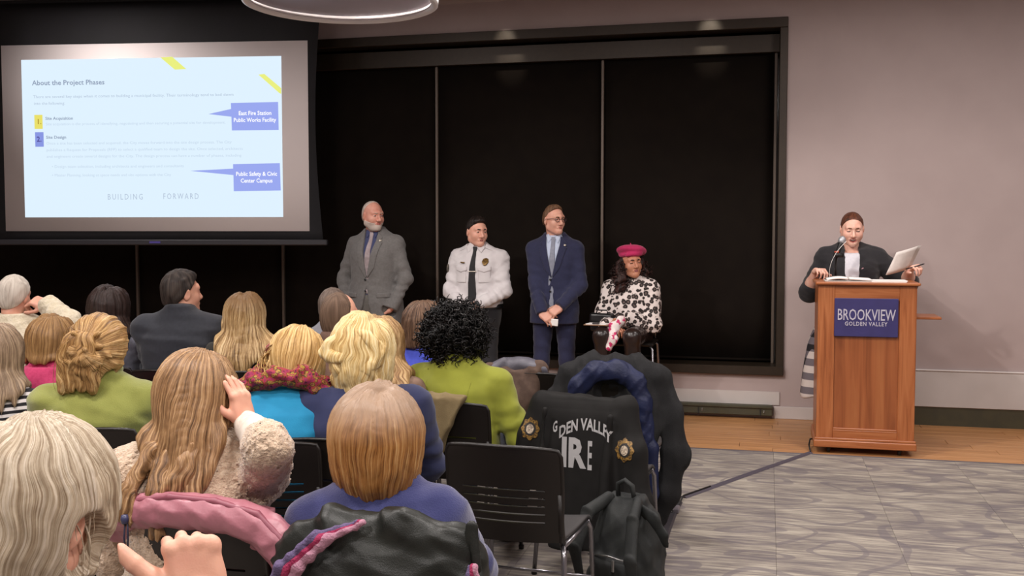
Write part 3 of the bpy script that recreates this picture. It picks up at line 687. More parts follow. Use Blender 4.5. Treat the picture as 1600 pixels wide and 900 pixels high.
        if flow == 'down': an = np.arctan2(lv[:, 0] - .01, lv[:, 1] + .03) + wob; al = np.clip((.13 - lv[:, 2]) / .28, 0, 1.6)
        else: an = np.arctan2(lv[:, 0], lv[:, 2] - .01) + wob; al = np.clip((.1 - lv[:, 1]) / .22, 0, 1.4)
        ax_ = V - s.tw((0, -.015, 0)); ax_[:, 2] *= np.where(ax_[:, 2] > 0, 1, .15); ax_ /= np.linalg.norm(ax_, axis=1, keepdims=True) + 1e-6; V = V + ax_ * (lock * (np.sin(an * 15 + 1) + .8 * np.sin(an * 27 + 2 + al * 1.5) + .6 * np.sin(an * 43 + al * 2)))[:, None]
        sc = np.stack([np.cos(an), np.sin(an), .02 * np.sin(al * 3)], 1) * 1.4; rn = r.random(len(V)) * .2 + .4
        return s.put(name, V, Fc, m, rn, al, parent, sc=sc)
    def locks(s, m, paths, wd, name='hair_lock', seed=1, n=12, jit=.008, S=16, flat=.25, taper=.6, parent=None, local=True, sides=3, hull=0):
        """bundles of locks along given head-local paths: each path is a list of points, n strands jittered round it"""
        r = np.random.default_rng(seed); PP = []; n = int(n * 1.3)
        for pth in paths:
            pt = np.array([s.tw(p) if local else p for p in pth]); u = np.linspace(0, len(pt) - 1, S); i0 = np.minimum(u.astype(int), len(pt) - 2); fr = (u - i0)[:, None]
            p0 = pt[np.maximum(i0 - 1, 0)]; p1 = pt[i0]; p2 = pt[i0 + 1]; p3 = pt[np.minimum(i0 + 2, len(pt) - 1)]
            c = .5 * ((2 * p1) + (-p0 + p2) * fr + (2 * p0 - 5 * p1 + 4 * p2 - p3) * fr ** 2 + (-p0 + 3 * p1 - 3 * p2 + p3) * fr ** 3)
            for j in range(n):
                a = r.normal(size=3) * jit; b = r.normal(size=3) * jit * 1.4; tt = np.linspace(0, 1, S)[:, None]; PP.append(c + a * (1 - tt) + b * tt + r.normal(size=3) * jit * .6 * np.sin(tt * 9 + r.random() * 6))
        P_ = np.array(PP); N = len(P_); nr = P_ - s.hc; nr /= np.linalg.norm(nr, axis=2, keepdims=True) + 1e-9
        tl = np.linspace(0, 1, S); W_ = wd * (.6 + .8 * r.random(N))[:, None] * np.clip(.6 + tl * 4, 0, 1)[None] * (1 - taper * np.clip((tl - .5) / .5, 0, 1) ** 1.5)[None]
        V, Fc, rn, al = tubes(P_, W_, nr, flat=flat, sides=sides, rnd=r.random(N)); return s.put(name, V, Fc, m, rn, al, parent, strands=N) if not hull else s.hull(name, m, P_, r.normal(size=(N, 3)), r, hull, .16, parent, wave=.8)
    def coils(s, m, N=500, rad=(.13, .13, .13), c=(0, -.015, .02), depth=.05, coil=.012, L=.06, tr=.004, seed=2, front=.06, zmin=-.2, name='hair', S=16, turns=2.0, sides=3, hang=.3, zmax=9):
        r = np.random.default_rng(seed); PP = []; rad = V3(*rad); c = V3(*c)
        while len(PP) < N:
            d = r.normal(size=3); d /= np.linalg.norm(d); p = c + d * rad
            if p[2] < zmin or p[2] > zmax or (p[1] > front and p[2] < .1) : continue
            t0 = 1 - depth / rad.mean() * r.random(); p0 = c + d * rad * t0; ax = d * (1 - hang) + V3(0, 0, -hang) + r.normal(size=3) * .45; ax /= np.linalg.norm(ax); A = np.cross(ax, V3(.2, .5, .84)); A /= np.linalg.norm(A); B = np.cross(ax, A)
            tt = np.linspace(0, 1, S); an = tt * turns * 6.28 + r.random() * 6.28; cr = coil * (.7 + .6 * r.random())
            pth = p0 + ax * (tt[:, None] * L * (.6 + .8 * r.random())) + (A * np.cos(an)[:, None] + B * np.sin(an)[:, None]) * cr; PP.append(pth)
        P_ = np.array(PP) * s.hs @ s.hR.T + s.hc; nr = P_ - s.tw(c); nr /= np.linalg.norm(nr, axis=2, keepdims=True)
        W_ = tr * (.7 + .6 * r.random(N))[:, None] * (1 - .6 * np.linspace(0, 1, S) ** 2)[None]
        V, Fc, rn, al = tubes(P_, W_, nr, flat=1, sides=sides, rnd=r.random(N)); return s.put(name, V, Fc, m, rn, al, strands=N)
    def blob(s, name, m, ext, lo, hi, h=.005, local=True, nz=None, parent=None, seed=1, rnd=False):
        """free-form piece built in head-local (or person-local) space"""
        F = Field(lo, hi, h); ext(F)
        if nz: F.noise(nz[0], nz[1], seed, aniso=nz[2] if len(nz) > 2 else (1, 1, 1))
        V, Fc = F.surf(); V = V * s.hs @ s.hR.T + s.hc if local else V
        rn = .5 + .5 * np.sin(V @ V3(130, 60, 40)) if rnd else None
        return s.put(name, V, Fc, m, rn, None if rn is None else np.full(len(V), .6), parent)
    def world(s, p): return s.root.matrix_basis @ Vector(p)
# ---------------------------------------------------------------- the room
WY = 9.0                                   # face of the presenters' wall
EDGE = at_z(1272, 710, 0).y                # where carpet meets wood
XL, XR, YB = -9.5, 5.2, -3.0
M_WALL = mat('wall_paint', 'aa9a97', .85, 'a69693', ns=3, bump=.03, bs=350)
M_CEIL = mat('ceiling_paint', 'b5a8a5', .9, 'aa9d9a', ns=2)
M_LOW = mat('wall_panel_paint', 'c2bbb7', .7, 'bcb5b1', ns=4)
M_FRAME = mat('bronze_frame', '2e251c', .4, '33291f', ns=30, metal=.35)
M_SHADE = mat('black_shade', '120c08', .9, '150f0a', ns=8, bump=.15, bs=900, spec=.15)
M_HEAT = mat('heater_metal', '3c3a2c', .5, '45422f', ns=12)
M_BASE = mat('white_trim', 'bdb4b0', .5)
def struct(o): o['kind'] = 'structure'; return o
# carpet: loop pile with broken light streaks and darker curved bands, turned tile by tile
def carpet_mat():
    m = bpy.data.materials.new('carpet_tile'); m.use_nodes = True; nt, N, L, b = nodes(m); MATS['carpet'] = m
    b.inputs['Roughness'].default_value = .95; b.inputs['Specular IOR Level'].default_value = .1
    g = N.new('ShaderNodeNewGeometry'); oi = N.new('ShaderNodeObjectInfo')
    ad = N.new('ShaderNodeVectorMath'); ad.operation = 'MULTIPLY_ADD'
    cx = N.new('ShaderNodeCombineXYZ'); mr = N.new('ShaderNodeMath'); mr.operation = 'MULTIPLY'; mr.inputs[1].default_value = 9.0
    L.new(oi.outputs['Random'], mr.inputs[0]); L.new(mr.outputs[0], cx.inputs[0]); L.new(mr.outputs[0], cx.inputs[1])
    ad.inputs[1].default_value = (1, 1, 1); L.new(g.outputs['Position'], ad.inputs[0]); L.new(cx.outputs[0], ad.inputs[2])
    def mapping(scale, src):
        q = N.new('ShaderNodeMapping'); q.inputs['Scale'].default_value = scale; L.new(src, q.inputs[0]); return q.outputs[0]
    n1 = N.new('ShaderNodeTexNoise'); n1.inputs['Scale'].default_value = 1; n1.inputs['Detail'].default_value = 4; n1.inputs['Roughness'].default_value = .65; L.new(mapping((4.5, 42, 1), g.outputs['Position']), n1.inputs[0])
    n2 = N.new('ShaderNodeTexNoise'); n2.inputs['Scale'].default_value = 1; n2.inputs['Detail'].default_value = 2; L.new(mapping((2.2, 9, 1), ad.outputs[0]), n2.inputs[0])
    sm = N.new('ShaderNodeMath'); sm.operation = 'MULTIPLY_ADD'; sm.inputs[1].default_value = .45; L.new(n2.outputs[0], sm.inputs[0])
    s2 = N.new('ShaderNodeMath'); s2.operation = 'MULTIPLY'; s2.inputs[1].default_value = .62; L.new(n1.outputs[0], s2.inputs[0]); L.new(s2.outputs[0], sm.inputs[2])
    r = N.new('ShaderNodeValToRGB'); r.color_ramp.elements[0].position = .42; r.color_ramp.elements[0].color = lin('6f6868'); r.color_ramp.elements[1].position = .66; r.color_ramp.elements[1].color = lin('aaa295')
    e = r.color_ramp.elements.new(.53); e.color = lin('898179'); L.new(sm.outputs[0], r.inputs[0])
    # curved bands
    n3 = N.new('ShaderNodeTexNoise'); n3.inputs['Scale'].default_value = 1.0; n3.inputs['Detail'].default_value = 0; n3.inputs['Distortion'].default_value = .4; L.new(mapping((1.5, 2.6, 1), g.outputs['Position']), n3.inputs[0])
    fr = N.new('ShaderNodeMath'); fr.operation = 'MULTIPLY'; fr.inputs[1].default_value = 4.5; L.new(n3.outputs[0], fr.inputs[0])
    ff = N.new('ShaderNodeMath'); ff.operation = 'PINGPONG'; ff.inputs[1].default_value = .5; L.new(fr.outputs[0], ff.inputs[0])
    br = N.new('ShaderNodeMapRange'); br.inputs[1].default_value = .08; br.inputs[2].default_value = .11; br.inputs[3].default_value = .6; br.inputs[4].default_value = 0; L.new(ff.outputs[0], br.inputs[0])
    mx = N.new('ShaderNodeMix'); mx.data_type = 'RGBA'; L.new(br.outputs[0], mx.inputs['Factor']); L.new(r.outputs[0], mx.inputs['A']); mx.inputs['B'].default_value = lin('6c6568'); L.new(mx.outputs['Result'], b.inputs['Base Color'])
    bn = N.new('ShaderNodeTexNoise'); bn.inputs['Scale'].default_value = 260; L.new(g.outputs['Position'], bn.inputs[0]); bp = N.new('ShaderNodeBump'); bp.inputs['Strength'].default_value = .4; bp.inputs['Distance'].default_value = .004; L.new(bn.outputs[0], bp.inputs['Height']); L.new(bp.outputs[0], b.inputs['Normal'])
    return m
def wood_mat(name, c1, c2, c3, scale=(2, 26, 26), rough=.35, rand=True, axis=0):
    m = bpy.data.materials.new(name); m.use_nodes = True; nt, N, L, b = nodes(m); MATS[name] = m
    b.inputs['Roughness'].default_value = rough
    tc = N.new('ShaderNodeTexCoord'); mp = N.new('ShaderNodeMapping'); mp.inputs['Scale'].default_value = scale; oi = N.new('ShaderNodeObjectInfo')
    L.new(tc.outputs['Object'], mp.inputs[0])
    ad = N.new('ShaderNodeVectorMath'); ad.operation = 'ADD'; mu = N.new('ShaderNodeMath'); mu.operation = 'MULTIPLY'; mu.inputs[1].default_value = 37; L.new(oi.outputs['Random'], mu.inputs[0]); L.new(mp.outputs[0], ad.inputs[0]); L.new(mu.outputs[0], ad.inputs[1])
    n = N.new('ShaderNodeTexNoise'); n.inputs['Scale'].default_value = 1; n.inputs['Detail'].default_value = 5; n.inputs['Distortion'].default_value = 1.2; L.new(ad.outputs[0], n.inputs[0])
    r = N.new('ShaderNodeValToRGB'); r.color_ramp.elements[0].position = .3; r.color_ramp.elements[0].color = lin(c1); r.color_ramp.elements[1].position = .7; r.color_ramp.elements[1].color = lin(c3); e = r.color_ramp.elements.new(.5); e.color = lin(c2)
    L.new(n.outputs[0], r.inputs[0]); L.new(r.outputs[0], b.inputs['Base Color'])
    bp = N.new('ShaderNodeBump'); bp.inputs['Strength'].default_value = .08; bp.inputs['Distance'].default_value = .005; L.new(n.outputs[0], bp.inputs['Height']); L.new(bp.outputs[0], b.inputs['Normal'])
    return m
M_CARPET = carpet_mat()
M_PLANK = wood_mat('oak_plank', '9c6c44', 'b58252', 'c09062', (1.6, 22, 22), .38)
M_OAK = wood_mat('podium_oak', '824622', '9e5c33', 'ac6b40', (30, 30, 1.8), .35)
M_OAKH = wood_mat('podium_oak_rail', '824622', '9e5c33', 'ac6b40', (1.8, 30, 30), .35)
M_OAKC = wood_mat('podium_oak_panel', '7a4120', '93532d', 'a06238', (14, 14, .9), .35)
floor = struct(MB().box((XL, YB, -.12), (XR, WY + .4, -.012)).build('floor', mat('slab', '4a4644', .9)))
tile = MB().box((-.3046, -.3046, -.012), (.3046, .3046, 0), bev=.0012).me('carpet_tile'); tile.materials.append(M_CARPET)
seam = at_z(1211, 800, 0).x; ts = .61; i0 = int((XL - seam) / ts) + 1
for i in range(i0 + 5, i0 + 20):
    for j in range(0, 15):
        x = seam + (i + .5) * ts; y = EDGE - (j + .5) * ts
        if x > XR - .3: continue
        o = obj('carpet_tile', tile, None, floor, (x, y, 0)); o.rotation_euler = (0, 0, 0)
struct(MB().box((XL, EDGE - 15 * ts, -.012), (seam + (i0 + 5) * ts, EDGE, 0)).box((seam + (i0 + 5) * ts, YB, -.012), (XR, EDGE - 15 * ts, 0)).build('carpet_far', M_CARPET, floor))
rr = random.Random(4); pw = (WY - EDGE) / 9
for j in range(9):
    x = XL + rr.random() * 1.2; 
    if True:
        x0 = XL
        while x0 < XR:
            L_ = 1.0 + rr.random() * .9; x1 = min(x0 + L_, XR); 
            MB().box((-(x1 - x0) / 2 + .0012, -pw / 2 + .001, -.012), ((x1 - x0) / 2 - .0012, pw / 2 - .001, 0), bev=.0012).build('floor_plank', M_PLANK, floor, loc=((x0 + x1) / 2, EDGE + (j + .5) * pw, 0)); x0 = x1
struct(MB().box((XL, EDGE - .012, -.011), (XR, EDGE + .012, .004), bev=.002).build('trim_1', mat('transition_strip', '5a5356', .5)))
struct(MB().box((XL, YB, CEIL), (XR, WY + .4, CEIL + .12)).build('ceiling', M_CEIL))
# presenters' wall with the long window opening
wx1 = at_y(1228, 300, WY).x; wz1 = at_y(1226, 27, WY).z; wz0 = at_y(1222, 586, WY).z; wx0 = XL + .3
struct(MB().box((wx1, WY, 0), (XR, WY + .4, CEIL)).box((XL, WY, wz1), (wx1, WY + .4, CEIL)).box((XL, WY, 0), (wx1, WY + .4, wz0)).box((XL, WY, wz0), (wx0, WY + .4, wz1)).build('wall_front', M_WALL))
struct(MB().box((XL - .15, YB, 0), (XL, WY + .4, CEIL)).build('wall_left', M_WALL))
struct(MB().box((XR, YB, 0), (XR + .15, WY + .4, CEIL)).build('wall_right', M_WALL))
struct(MB().box((XL, YB - .15, 0), (XR, YB, CEIL)).build('wall_back', M_WALL))
SHY = WY + .2
win = struct(empty('window_1', (0, 0, 0)))
ft = .085
MB().box((wx0, WY - .03, wz1 - ft), (wx1, WY + .16, wz1), bev=.004).build('frame_head', M_FRAME, win)
MB().box((wx1 - .065, WY - .03, wz0), (wx1, WY + .3, wz1 - ft), bev=.004).build('frame_jamb', M_FRAME, win)
MB().box((wx0, WY - .05, wz0), (wx1, WY + .3, wz0 + .075), bev=.004).build('frame_sill', M_FRAME, win)
zv1 = at_y(1150, 56, SHY - .05).z; zv0 = at_y(1150, 84, SHY - .05).z
MB().box((wx0, SHY - .06, zv0), (wx1 - .065, SHY + .1, zv1), bev=.003).build('shade_valance', M_FRAME, win)
MB().box((wx0, SHY + .1, zv0), (wx1 - .065, SHY + .12, wz1 - ft)).build('head_panel', mat('dark_recess', '0c0a09', .9), win)
xs = [wx0] + [at_y(p, 300, SHY).x for p in (212, 441, 683, 941, 1210)]
for a, b_ in zip(xs, xs[1:]):
    fn = lambda u, v, a=a, b_=b_: (a + .012 + (b_ - a - .024) * u, SHY + .02 + .004 * math.sin(u * 7) * v, zv0 + .02 - (zv0 + .02 - wz0 - .11) * v)
    me = panel(fn, 10, 6, .004); sh = obj('roller_shade', me, M_SHADE, win); 
    MB().tube([(a + .012, SHY + .018, wz0 + .1), (b_ - .012, SHY + .018, wz0 + .1)], .012, 8).build('hem_bar', M_SHADE, sh)
for x in xs[1:]: MB().box((x - .012, SHY - .012, wz0 + .075), (x + .012, SHY + .1, zv0), bev=.003).build('mullion', mat('mullion_metal', '5d5148', .45, metal=.3), win)
MB().box((wx0, SHY + .11, wz0), (wx1, SHY + .13, wz1)).build('pane', mat('night_glass', '050505', .1), win)
# sill band, heaters, trims below the window
hx0, hx1 = XL + .6, at_y(1207, 640, WY).x; hz1 = at_y(1205, 634, WY - .06).z; hz0 = .03
ht = tag(empty('baseboard_heater', ((hx0 + hx1) / 2, WY - .05, 0)), 'long low dark metal heater under the black window', 'heater'); c = ht.location
MB().box((hx0 - c.x, -.03, hz0), (hx1 - c.x, .045, hz1), bev=.006).build('cover', M_HEAT, ht)
MB().box((hx0 - c.x, -.045, hz1 - .022), (hx1 - c.x, .045, hz1 - .004), bev=.003).build('top_rail', M_HEAT, ht)
for x in (hx1 - .1, hx1 - .62, hx1 - 1.2, hx1 - 1.9):
    MB().box((x - c.x - .006, -.034, hz0), (x - c.x + .006, -.028, hz1 - .03)).build('joint', mat('heater_joint', '15140f', .6), ht)
    for z in (hz0 + .03, hz1 - .045): MB().lathe([(0, -.002), (.007, -.002), (.007, .004), (0, .004)], n=8, M=Matrix.Translation((x - c.x + .03, -.032, z)) @ Matrix.Rotation(math.pi / 2, 4, 'X')).build('screw', mat('steel', '9a9a98', .3, metal=.9), ht)
px0 = at_y(1330, 580, WY).x; pz = at_y(1500, 581, WY - .02).z
struct(MB().box((px0, WY - .025, .155), (XR, WY, pz), bev=.004).build('trim_2', M_LOW))
struct(MB().box((px0, WY - .032, pz), (XR, WY, pz + .012), bev=.003).build('trim_3', mat('ledge_paint', 'd2ccc9', .5)))
struct(MB().box((px0, WY - .012, .0), (XR, WY, .155)).build('baseboard_right', M_HEAT))
bz = at_y(1240, 636, WY - .01).z
struct(MB().box((hx1 + .01, WY - .018, 0), (px0, WY, bz), bev=.004).build('baseboard_middle', M_BASE))
struct(MB().box((XL, WY - .012, hz1), (wx1 - .03, WY, at_y(1200, 612, WY).z)).build('trim_4', M_LOW))
# wall outlet seen between chairs
oc = at_y(882, 598, WY - .01); ou = tag(empty('wall_outlet', (oc.x, WY, oc.z)), 'small pale wall outlet plate below the black window', 'outlet')
MB().box((-.036, -.006, -.058), (.036, 0, .058), bev=.002).build('plate', mat('outlet_plate', 'cfc6bf', .4), ou)
for dz in (-.024, .024): MB().box((-.017, -.009, dz - .014), (.017, -.005, dz + .014), bev=.002).build('socket', mat('outlet_face', 'b9b0a8', .4), ou)

# ---------------------------------------------------------------- text helper
def text_mesh(s_, size=1.0, sx=1.0, align='CENTER', extrude=0.0, off=0.0, sp=1.0, res=2):
    cu = bpy.data.curves.new('lettering', 'FONT'); cu.body = s_; cu.size = size; cu.align_x = align; cu.align_y = 'CENTER'; cu.extrude = extrude; cu.offset = off; cu.space_character = sp; cu.resolution_u = res
    o = bpy.data.objects.new('lettering', cu); COL.objects.link(o); dg = bpy.context.evaluated_depsgraph_get(); me = bpy.data.meshes.new_from_object(o.evaluated_get(dg)); bpy.data.objects.remove(o); bpy.data.curves.remove(cu)
    if sx != 1:
        for v in me.vertices: v.co.x *= sx
    me.materials.clear(); return me

# ---------------------------------------------------------------- projection screen
SD = 9.15
tl, tr, bl, br_ = at(3, 74, SD * 1.012), at(479, 64, SD * .985), at(8, 360, SD * 1.012), at(485, 362, SD * .985)
ctr = (tl + tr + bl + br_) / 4; ux = ((tr + br_) - (tl + bl)); ux.z = 0; sw = ux.length / 2; ux.normalize(); sh_ = ((tl - bl).length + (tr - br_).length) / 2
scr = tag(empty('projection_screen', (ctr.x, ctr.y, 0), math.atan2(ux.y, ux.x)), 'large lit projection screen with black border showing a project slide', 'screen')
cz = ctr.z; hw, hh = sw / 2, sh_ / 2; M_BLK = mat('screen_black', '0e0d10', .8, '121015', ns=5)
zt = CEIL - .02
# black leader cloth with curved tab-tensioned sides
def leader(u, v):
    z = zt + (cz - hh - .09 - zt) * v; inn = .06 * math.sin(math.pi * min(1, v * 1.0)) ; half = hw + .12 - inn if u < .5 else hw + .12 - inn
    return ((u - .5) * 2 * (half), .012, z)
obj('leader_cloth', panel(leader, 8, 24, .006), M_BLK, scr)
fn = lambda u, v: ((u - .5) * 2 * (hw + .0 * v), .0, cz + hh - 2 * hh * v)
obj('screen_surface', panel(fn, 2, 2, .003), mat('screen_matte_white', 'e6dcda', .9), scr)
MB().box((-hw - .16, -.02, cz - hh - .125), (hw + .16, .035, cz - hh - .075), bev=.008).build('bottom_bar', mat('screen_bar', '2a282c', .5), scr)
MB().box((-.05, -.024, cz - hh - .108), (.05, -.018, cz - hh - .09)).build('maker_plate', mat('plate_violet', '4a3f8a', .5), scr)
MB().box((-hw - .25, -.06, zt), (hw + .25, .09, CEIL)).build('housing', M_BLK, scr)
# the projected slide: light on the cloth. slide space: 0..404 x 0..247 photo pixels measured from its top-left corner
kx = 2 * hw / 478.0; kz = 2 * hh / 292.0
def SP(px, py): return ((px - 245) * kx, (215 - py) * kz + cz)      # photo pixel -> slide plane
x0, z1_ = SP(38, 92); x1, z0_ = SP(444, 339)
slide = obj('slide', panel(lambda u, v: (x0 + (x1 - x0) * u, -.004, z1_ + (z0_ - z1_) * v), 2, 2, .002), emis('slide_light', 'def0fd', 0.877), scr)
def sbox(nm, pts, m, y=-.0065): MB().prism([SP(*p) for p in pts], lambda u, v, w: (u, y - w, v), .0008).build(nm, m, slide)
EY, EB, EB2 = emis('slide_yellow', 'e9ee80', 0.877), emis('slide_blue', '8c9ae6', 0.833), emis('slide_lav', '9aa8ee', 0.877)
sbox('accent_stripe', [(258, 91.5), (276, 90.5), (298, 110), (280, 110.5)], EY)
sbox('accent_stripe', [(409, 120), (418, 119), (443.5, 141), (443.5, 150), (440, 148)], EY)
sbox('callout', [(366, 163), (438.5, 162), (439, 205), (367, 205), (366.5, 184), (331, 179.5), (366.3, 172)], EB2)
sbox('callout', [(368, 257), (440, 256), (441, 298), (368.5, 299), (368.3, 274), (301, 267), (368, 264)], EB2)
sbox('number_box', [(57, 178), (70, 178), (70, 200), (57, 200)], emis('slide_gold', 'e8de6a', 0.877)); sbox('number_box', [(57.5, 205), (71, 205), (71, 228), (57.5, 228)], EB)
def stext(s_, px, py, ph, m, align='LEFT', wpx=None, sp=1.0, off=0.0):
    """cap-height ph px tall lettering; wpx fits the width"""
    me = text_mesh(s_, size=ph * kz / .7, align=align, sp=sp, off=off); xs_ = [v.co.x for v in me.vertices]
    w_ = (max(xs_) - min(xs_)) / kx; f_ = (wpx / w_) if wpx else 1.0; x_, z_ = SP(px, py)
    for v in me.vertices: v.co = (v.co.x * f_, 0, v.co.y)
    return obj('lettering', me, m, slide, (x_, -.0085, z_))
TD, TG, TL, TW = emis('ink_dark', '92a0b8', 0.877), emis('ink_grey', 'b2c1d6', 0.877), emis('ink_light', 'c4d5e8', 0.877), emis('ink_white', 'ffffff', 0.944)
stext('About the Project Phases', 55, 128.5, 7.5, TD, wpx=115, off=.0012)
stext('There are several key steps when it comes to building a municipal facility. Their terminology tend to boil down', 56, 150, 4.4, TG, wpx=314)
stext('into the following:', 57, 160.5, 4.4, TG, wpx=49)
stext('1.', 60.5, 189, 8, emis('ink_gold', 'b08a30', 0.777), off=.001); stext('2.', 60, 216.5, 8, emis('ink_blue', '5a50a0', 0.666), off=.001)
stext('Site Acquisition', 74.5, 184, 4.6, TD, wpx=44, off=.0008); stext('Site acquisition is the process of identifying, negotiating and then securing a potential site for development.', 75, 192.8, 4.2, TL, wpx=282)
stext('Site Design', 75, 213.5, 4.6, TD, wpx=32, off=.0008)
for k_, ln in enumerate(('Once a site has been selected and acquired, the City moves forward into the site design process. The City', 'publishes a Request for Proposals (RFP) to select a qualified team to design the site. Once selected, architects', 'and engineers create several designs for the City. The design process can have a number of phases, including')):
    stext(ln, 75, 223 + 10.3 * k_, 4.2, TL, wpx=(291, 308, 306)[k_])
stext('• Design team selection, including architects and engineers and consultants', 83, 259.5, 4.2, TL, wpx=208); stext('• Master Planning, looking at space needs and site options with the City', 83, 273, 4.2, TL, wpx=188)
stext('BUILDING', 170.5, 307.5, 9, TG, wpx=55, sp=1.4); stext('FORWARD', 258, 307, 9, TG, wpx=55, sp=1.4)
stext('East Fire Station', 403, 179, 6.2, TW, 'CENTER', wpx=50, off=.0008); stext('Public Works Facility', 402.5, 189.5, 6.2, TW, 'CENTER', wpx=65, off=.0008)
stext('Public Safety & Civic', 404, 272.5, 6.2, TW, 'CENTER', wpx=63, off=.0008); stext('Center Campus', 404, 283, 6.2, TW, 'CENTER', wpx=49, off=.0008)

# ---------------------------------------------------------------- drum pendant
pc = at(533, 4, 5.35); pr = .5
pl = tag(empty('pendant_lamp', (pc.x, pc.y, pc.z)), 'large round white drum pendant lamp hanging from the ceiling', 'lamp')
MB().lathe([(pr - .006, .0), (pr, .0), (pr, .32), (pr - .006, .32), (pr - .006, .0)], n=64).build('drum_shade', mat('drum_fabric', 'e0d9d6', .8, bump=.1, bs=600), pl)
MB().lathe([(pr - .004, -.012), (pr + .006, -.008), (pr + .008, .012), (pr + .001, .016), (pr - .03, .012), (pr - .03, -.004), (pr - .004, -.012)], n=64).build('rim', mat('drum_rim', 'f2eeec', .35), pl)
MB().lathe([(0, .028), (pr - .02, .028), (pr - .02, .034), (0, .034)], n=64).build('diffuser', mat('drum_diffuser', 'aaa3ae', .5), pl)
for a in range(3): MB().tube([(.3 * math.cos(a * 2.1), .3 * math.sin(a * 2.1), .3), (.04 * math.cos(a * 2.1), .04 * math.sin(a * 2.1), CEIL - pc.z)], .003, 6).build('cable', mat('steel', '9a9a98', .3, metal=.9), pl)
MB().lathe([(0, 0), (.07, 0), (.07, -.03), (0, -.03)], c=(0, 0, CEIL - pc.z), n=20).build('ceiling_plate', mat('drum_rim', 'f2eeec', .35), pl)

# ---------------------------------------------------------------- podium
pf = at_z(1351, 712, 0); PY = pf.y + .01
xa, xb = at_y(1277, 560, PY).x, at_y(1431, 560, PY).x; ztop = at_y(1352, 446, PY).z; zb = at_y(1352, 690, PY).z; zbb = at_y(1352, 701, PY).z
pod = tag(empty('podium', ((xa + xb) / 2, PY, 0)), 'oak lectern with a blue lettered name plaque', 'podium')
W2 = (xb - xa) / 2; DP = .52; st = .115
for sx in (-1, 1): MB().box((min(sx * W2, sx * (W2 - st)), 0, zb), (max(sx * W2, sx * (W2 - st)), .03, ztop), bev=.003).build('stile', M_OAK, pod)
MB().box((-W2 + st, .002, ztop - .11), (W2 - st, .03, ztop), bev=.002).build('top_rail', M_OAKH, pod)
MB().box((-W2 + st, .002, zb), (W2 - st, .03, zb + .075), bev=.002).build('bottom_rail', M_OAKH, pod)
MB().box((-W2 + st, .014, zb + .07), (W2 - st, .028, ztop - .1)).build('centre_panel', M_OAKC, pod)
MB().box((-W2 + st, .003, zb + .075), (W2 - st, .02, zb + .09), bev=.003).build('bead', M_OAKH, pod)
for sx in (-1, 1): MB().box((min(sx * W2, sx * (W2 - .02)), .03, zb), (max(sx * W2, sx * (W2 - .02)), DP, ztop), bev=.002).build('side_panel', M_OAK, pod)
MB().box((-W2 - .016, -.018, zbb), (W2 + .016, DP + .01, zb), bev=.005).build('plinth', M_OAKH, pod)
MB().box((-W2 - .012, -.012, zb), (W2 + .012, DP, zb + .018), bev=.004).build('plinth_moulding', M_OAKH, pod)
MB().box((-W2 - .02, -.03, ztop), (W2 + .02, DP + .02, ztop + .022), bev=.006).build('desk_top', M_OAKH, pod)
MB().box((-W2 + .02, .04, .62), (W2 - .02, DP - .02, .64)).build('inner_shelf', M_OAKH, pod)
sx1 = at_y(1465, 494, PY + .3).x - (xa + xb) / 2; sz = at_y(1465, 494, PY + .3).z
MB().box((W2, .12, sz - .012), (sx1, .44, sz + .006), bev=.003).build('side_shelf', M_OAKH, pod)
for sx in (-1, 1):
    for yy in (.06, DP - .06):
        cs = MB().lathe([(0, -.011), (.026, -.011), (.026, .011), (0, .011)], n=14, M=Matrix.Translation((sx * (W2 - .09), yy, .0265)) @ Matrix.Rotation(math.pi / 2, 4, 'Y')); cs.box((sx * (W2 - .09) - .016, yy - .02, .03), (sx * (W2 - .09) + .016, yy + .02, zbb)); cs.build('caster', mat('caster_black', '141414', .5), pod)
q0, q1 = at_y(1303, 525, PY), at_y(1404, 467, PY); ox = (xa + xb) / 2
plq = MB().box((q0.x - ox, -.012, q0.z), (q1.x - ox, .016, q1.z), bev=.003).build('plaque', mat('plaque_blue', '2f2a5c', .45, '332e63', ns=9), pod)
M_LET = mat('plaque_letters', 'b5b0bd', .4)
def ptext(s_, px, py, ph, wpx, sp=1.0, off=.0005):
    c_ = at_y(px, py, PY - .013); k_ = c_.y / ray(px, py).y / FPX; me = text_mesh(s_, size=ph * k_ / .7, sp=sp, off=off, extrude=.0012); xs_ = [v.co.x for v in me.vertices]; f_ = wpx * k_ / (max(xs_) - min(xs_))
    for v in me.vertices: v.co = (v.co.x * f_, -v.co.z, v.co.y)
    obj('lettering', me, M_LET, plq, (c_.x - ox, -.0135, c_.z))
ptext('BROOKVIEW', 1353.5, 493, 17.5, 86); ptext('GOLDEN VALLEY', 1353, 506.5, 6.2, 63, sp=1.15)
PX = ox
# things on the podium
def on_pod(px, py): return at_z(px, py, ztop + .024)
bk = tag(empty('open_binder', (on_pod(1322, 437).x, PY + .16, ztop + .022)), 'open white-paged binder on the podium in front of the speaker', 'binder')
MB().box((-.165, -.1, 0), (.165, .13, .006), bev=.002).build('cover', mat('binder_cover', 'c9c4c0', .5), bk)
obj('page_stack', panel(lambda u, v: (-.15 + .145 * u, -.095 + .215 * v, .014 + .012 * math.sin(u * 2.6)), 8, 2, .014), mat('paper', 'f0ece8', .7), bk); obj('page_stack', panel(lambda u, v: (.005 + .145 * u, -.095 + .215 * v, .022 - .008 * u), 8, 2, .014), mat('paper', 'f0ece8', .7), bk)
c_ = at_y(1300, 430, PY + .2)
obj('curled_page', panel(lambda u, v: (c_.x - bk.location.x - .02 + .012 * u + .11 * v * v - .05 * v * (1 - v), -.06 + .2 * u, .02 + .27 * v), 3, 12, .0015), mat('paper', 'f0ece8', .7), bk)
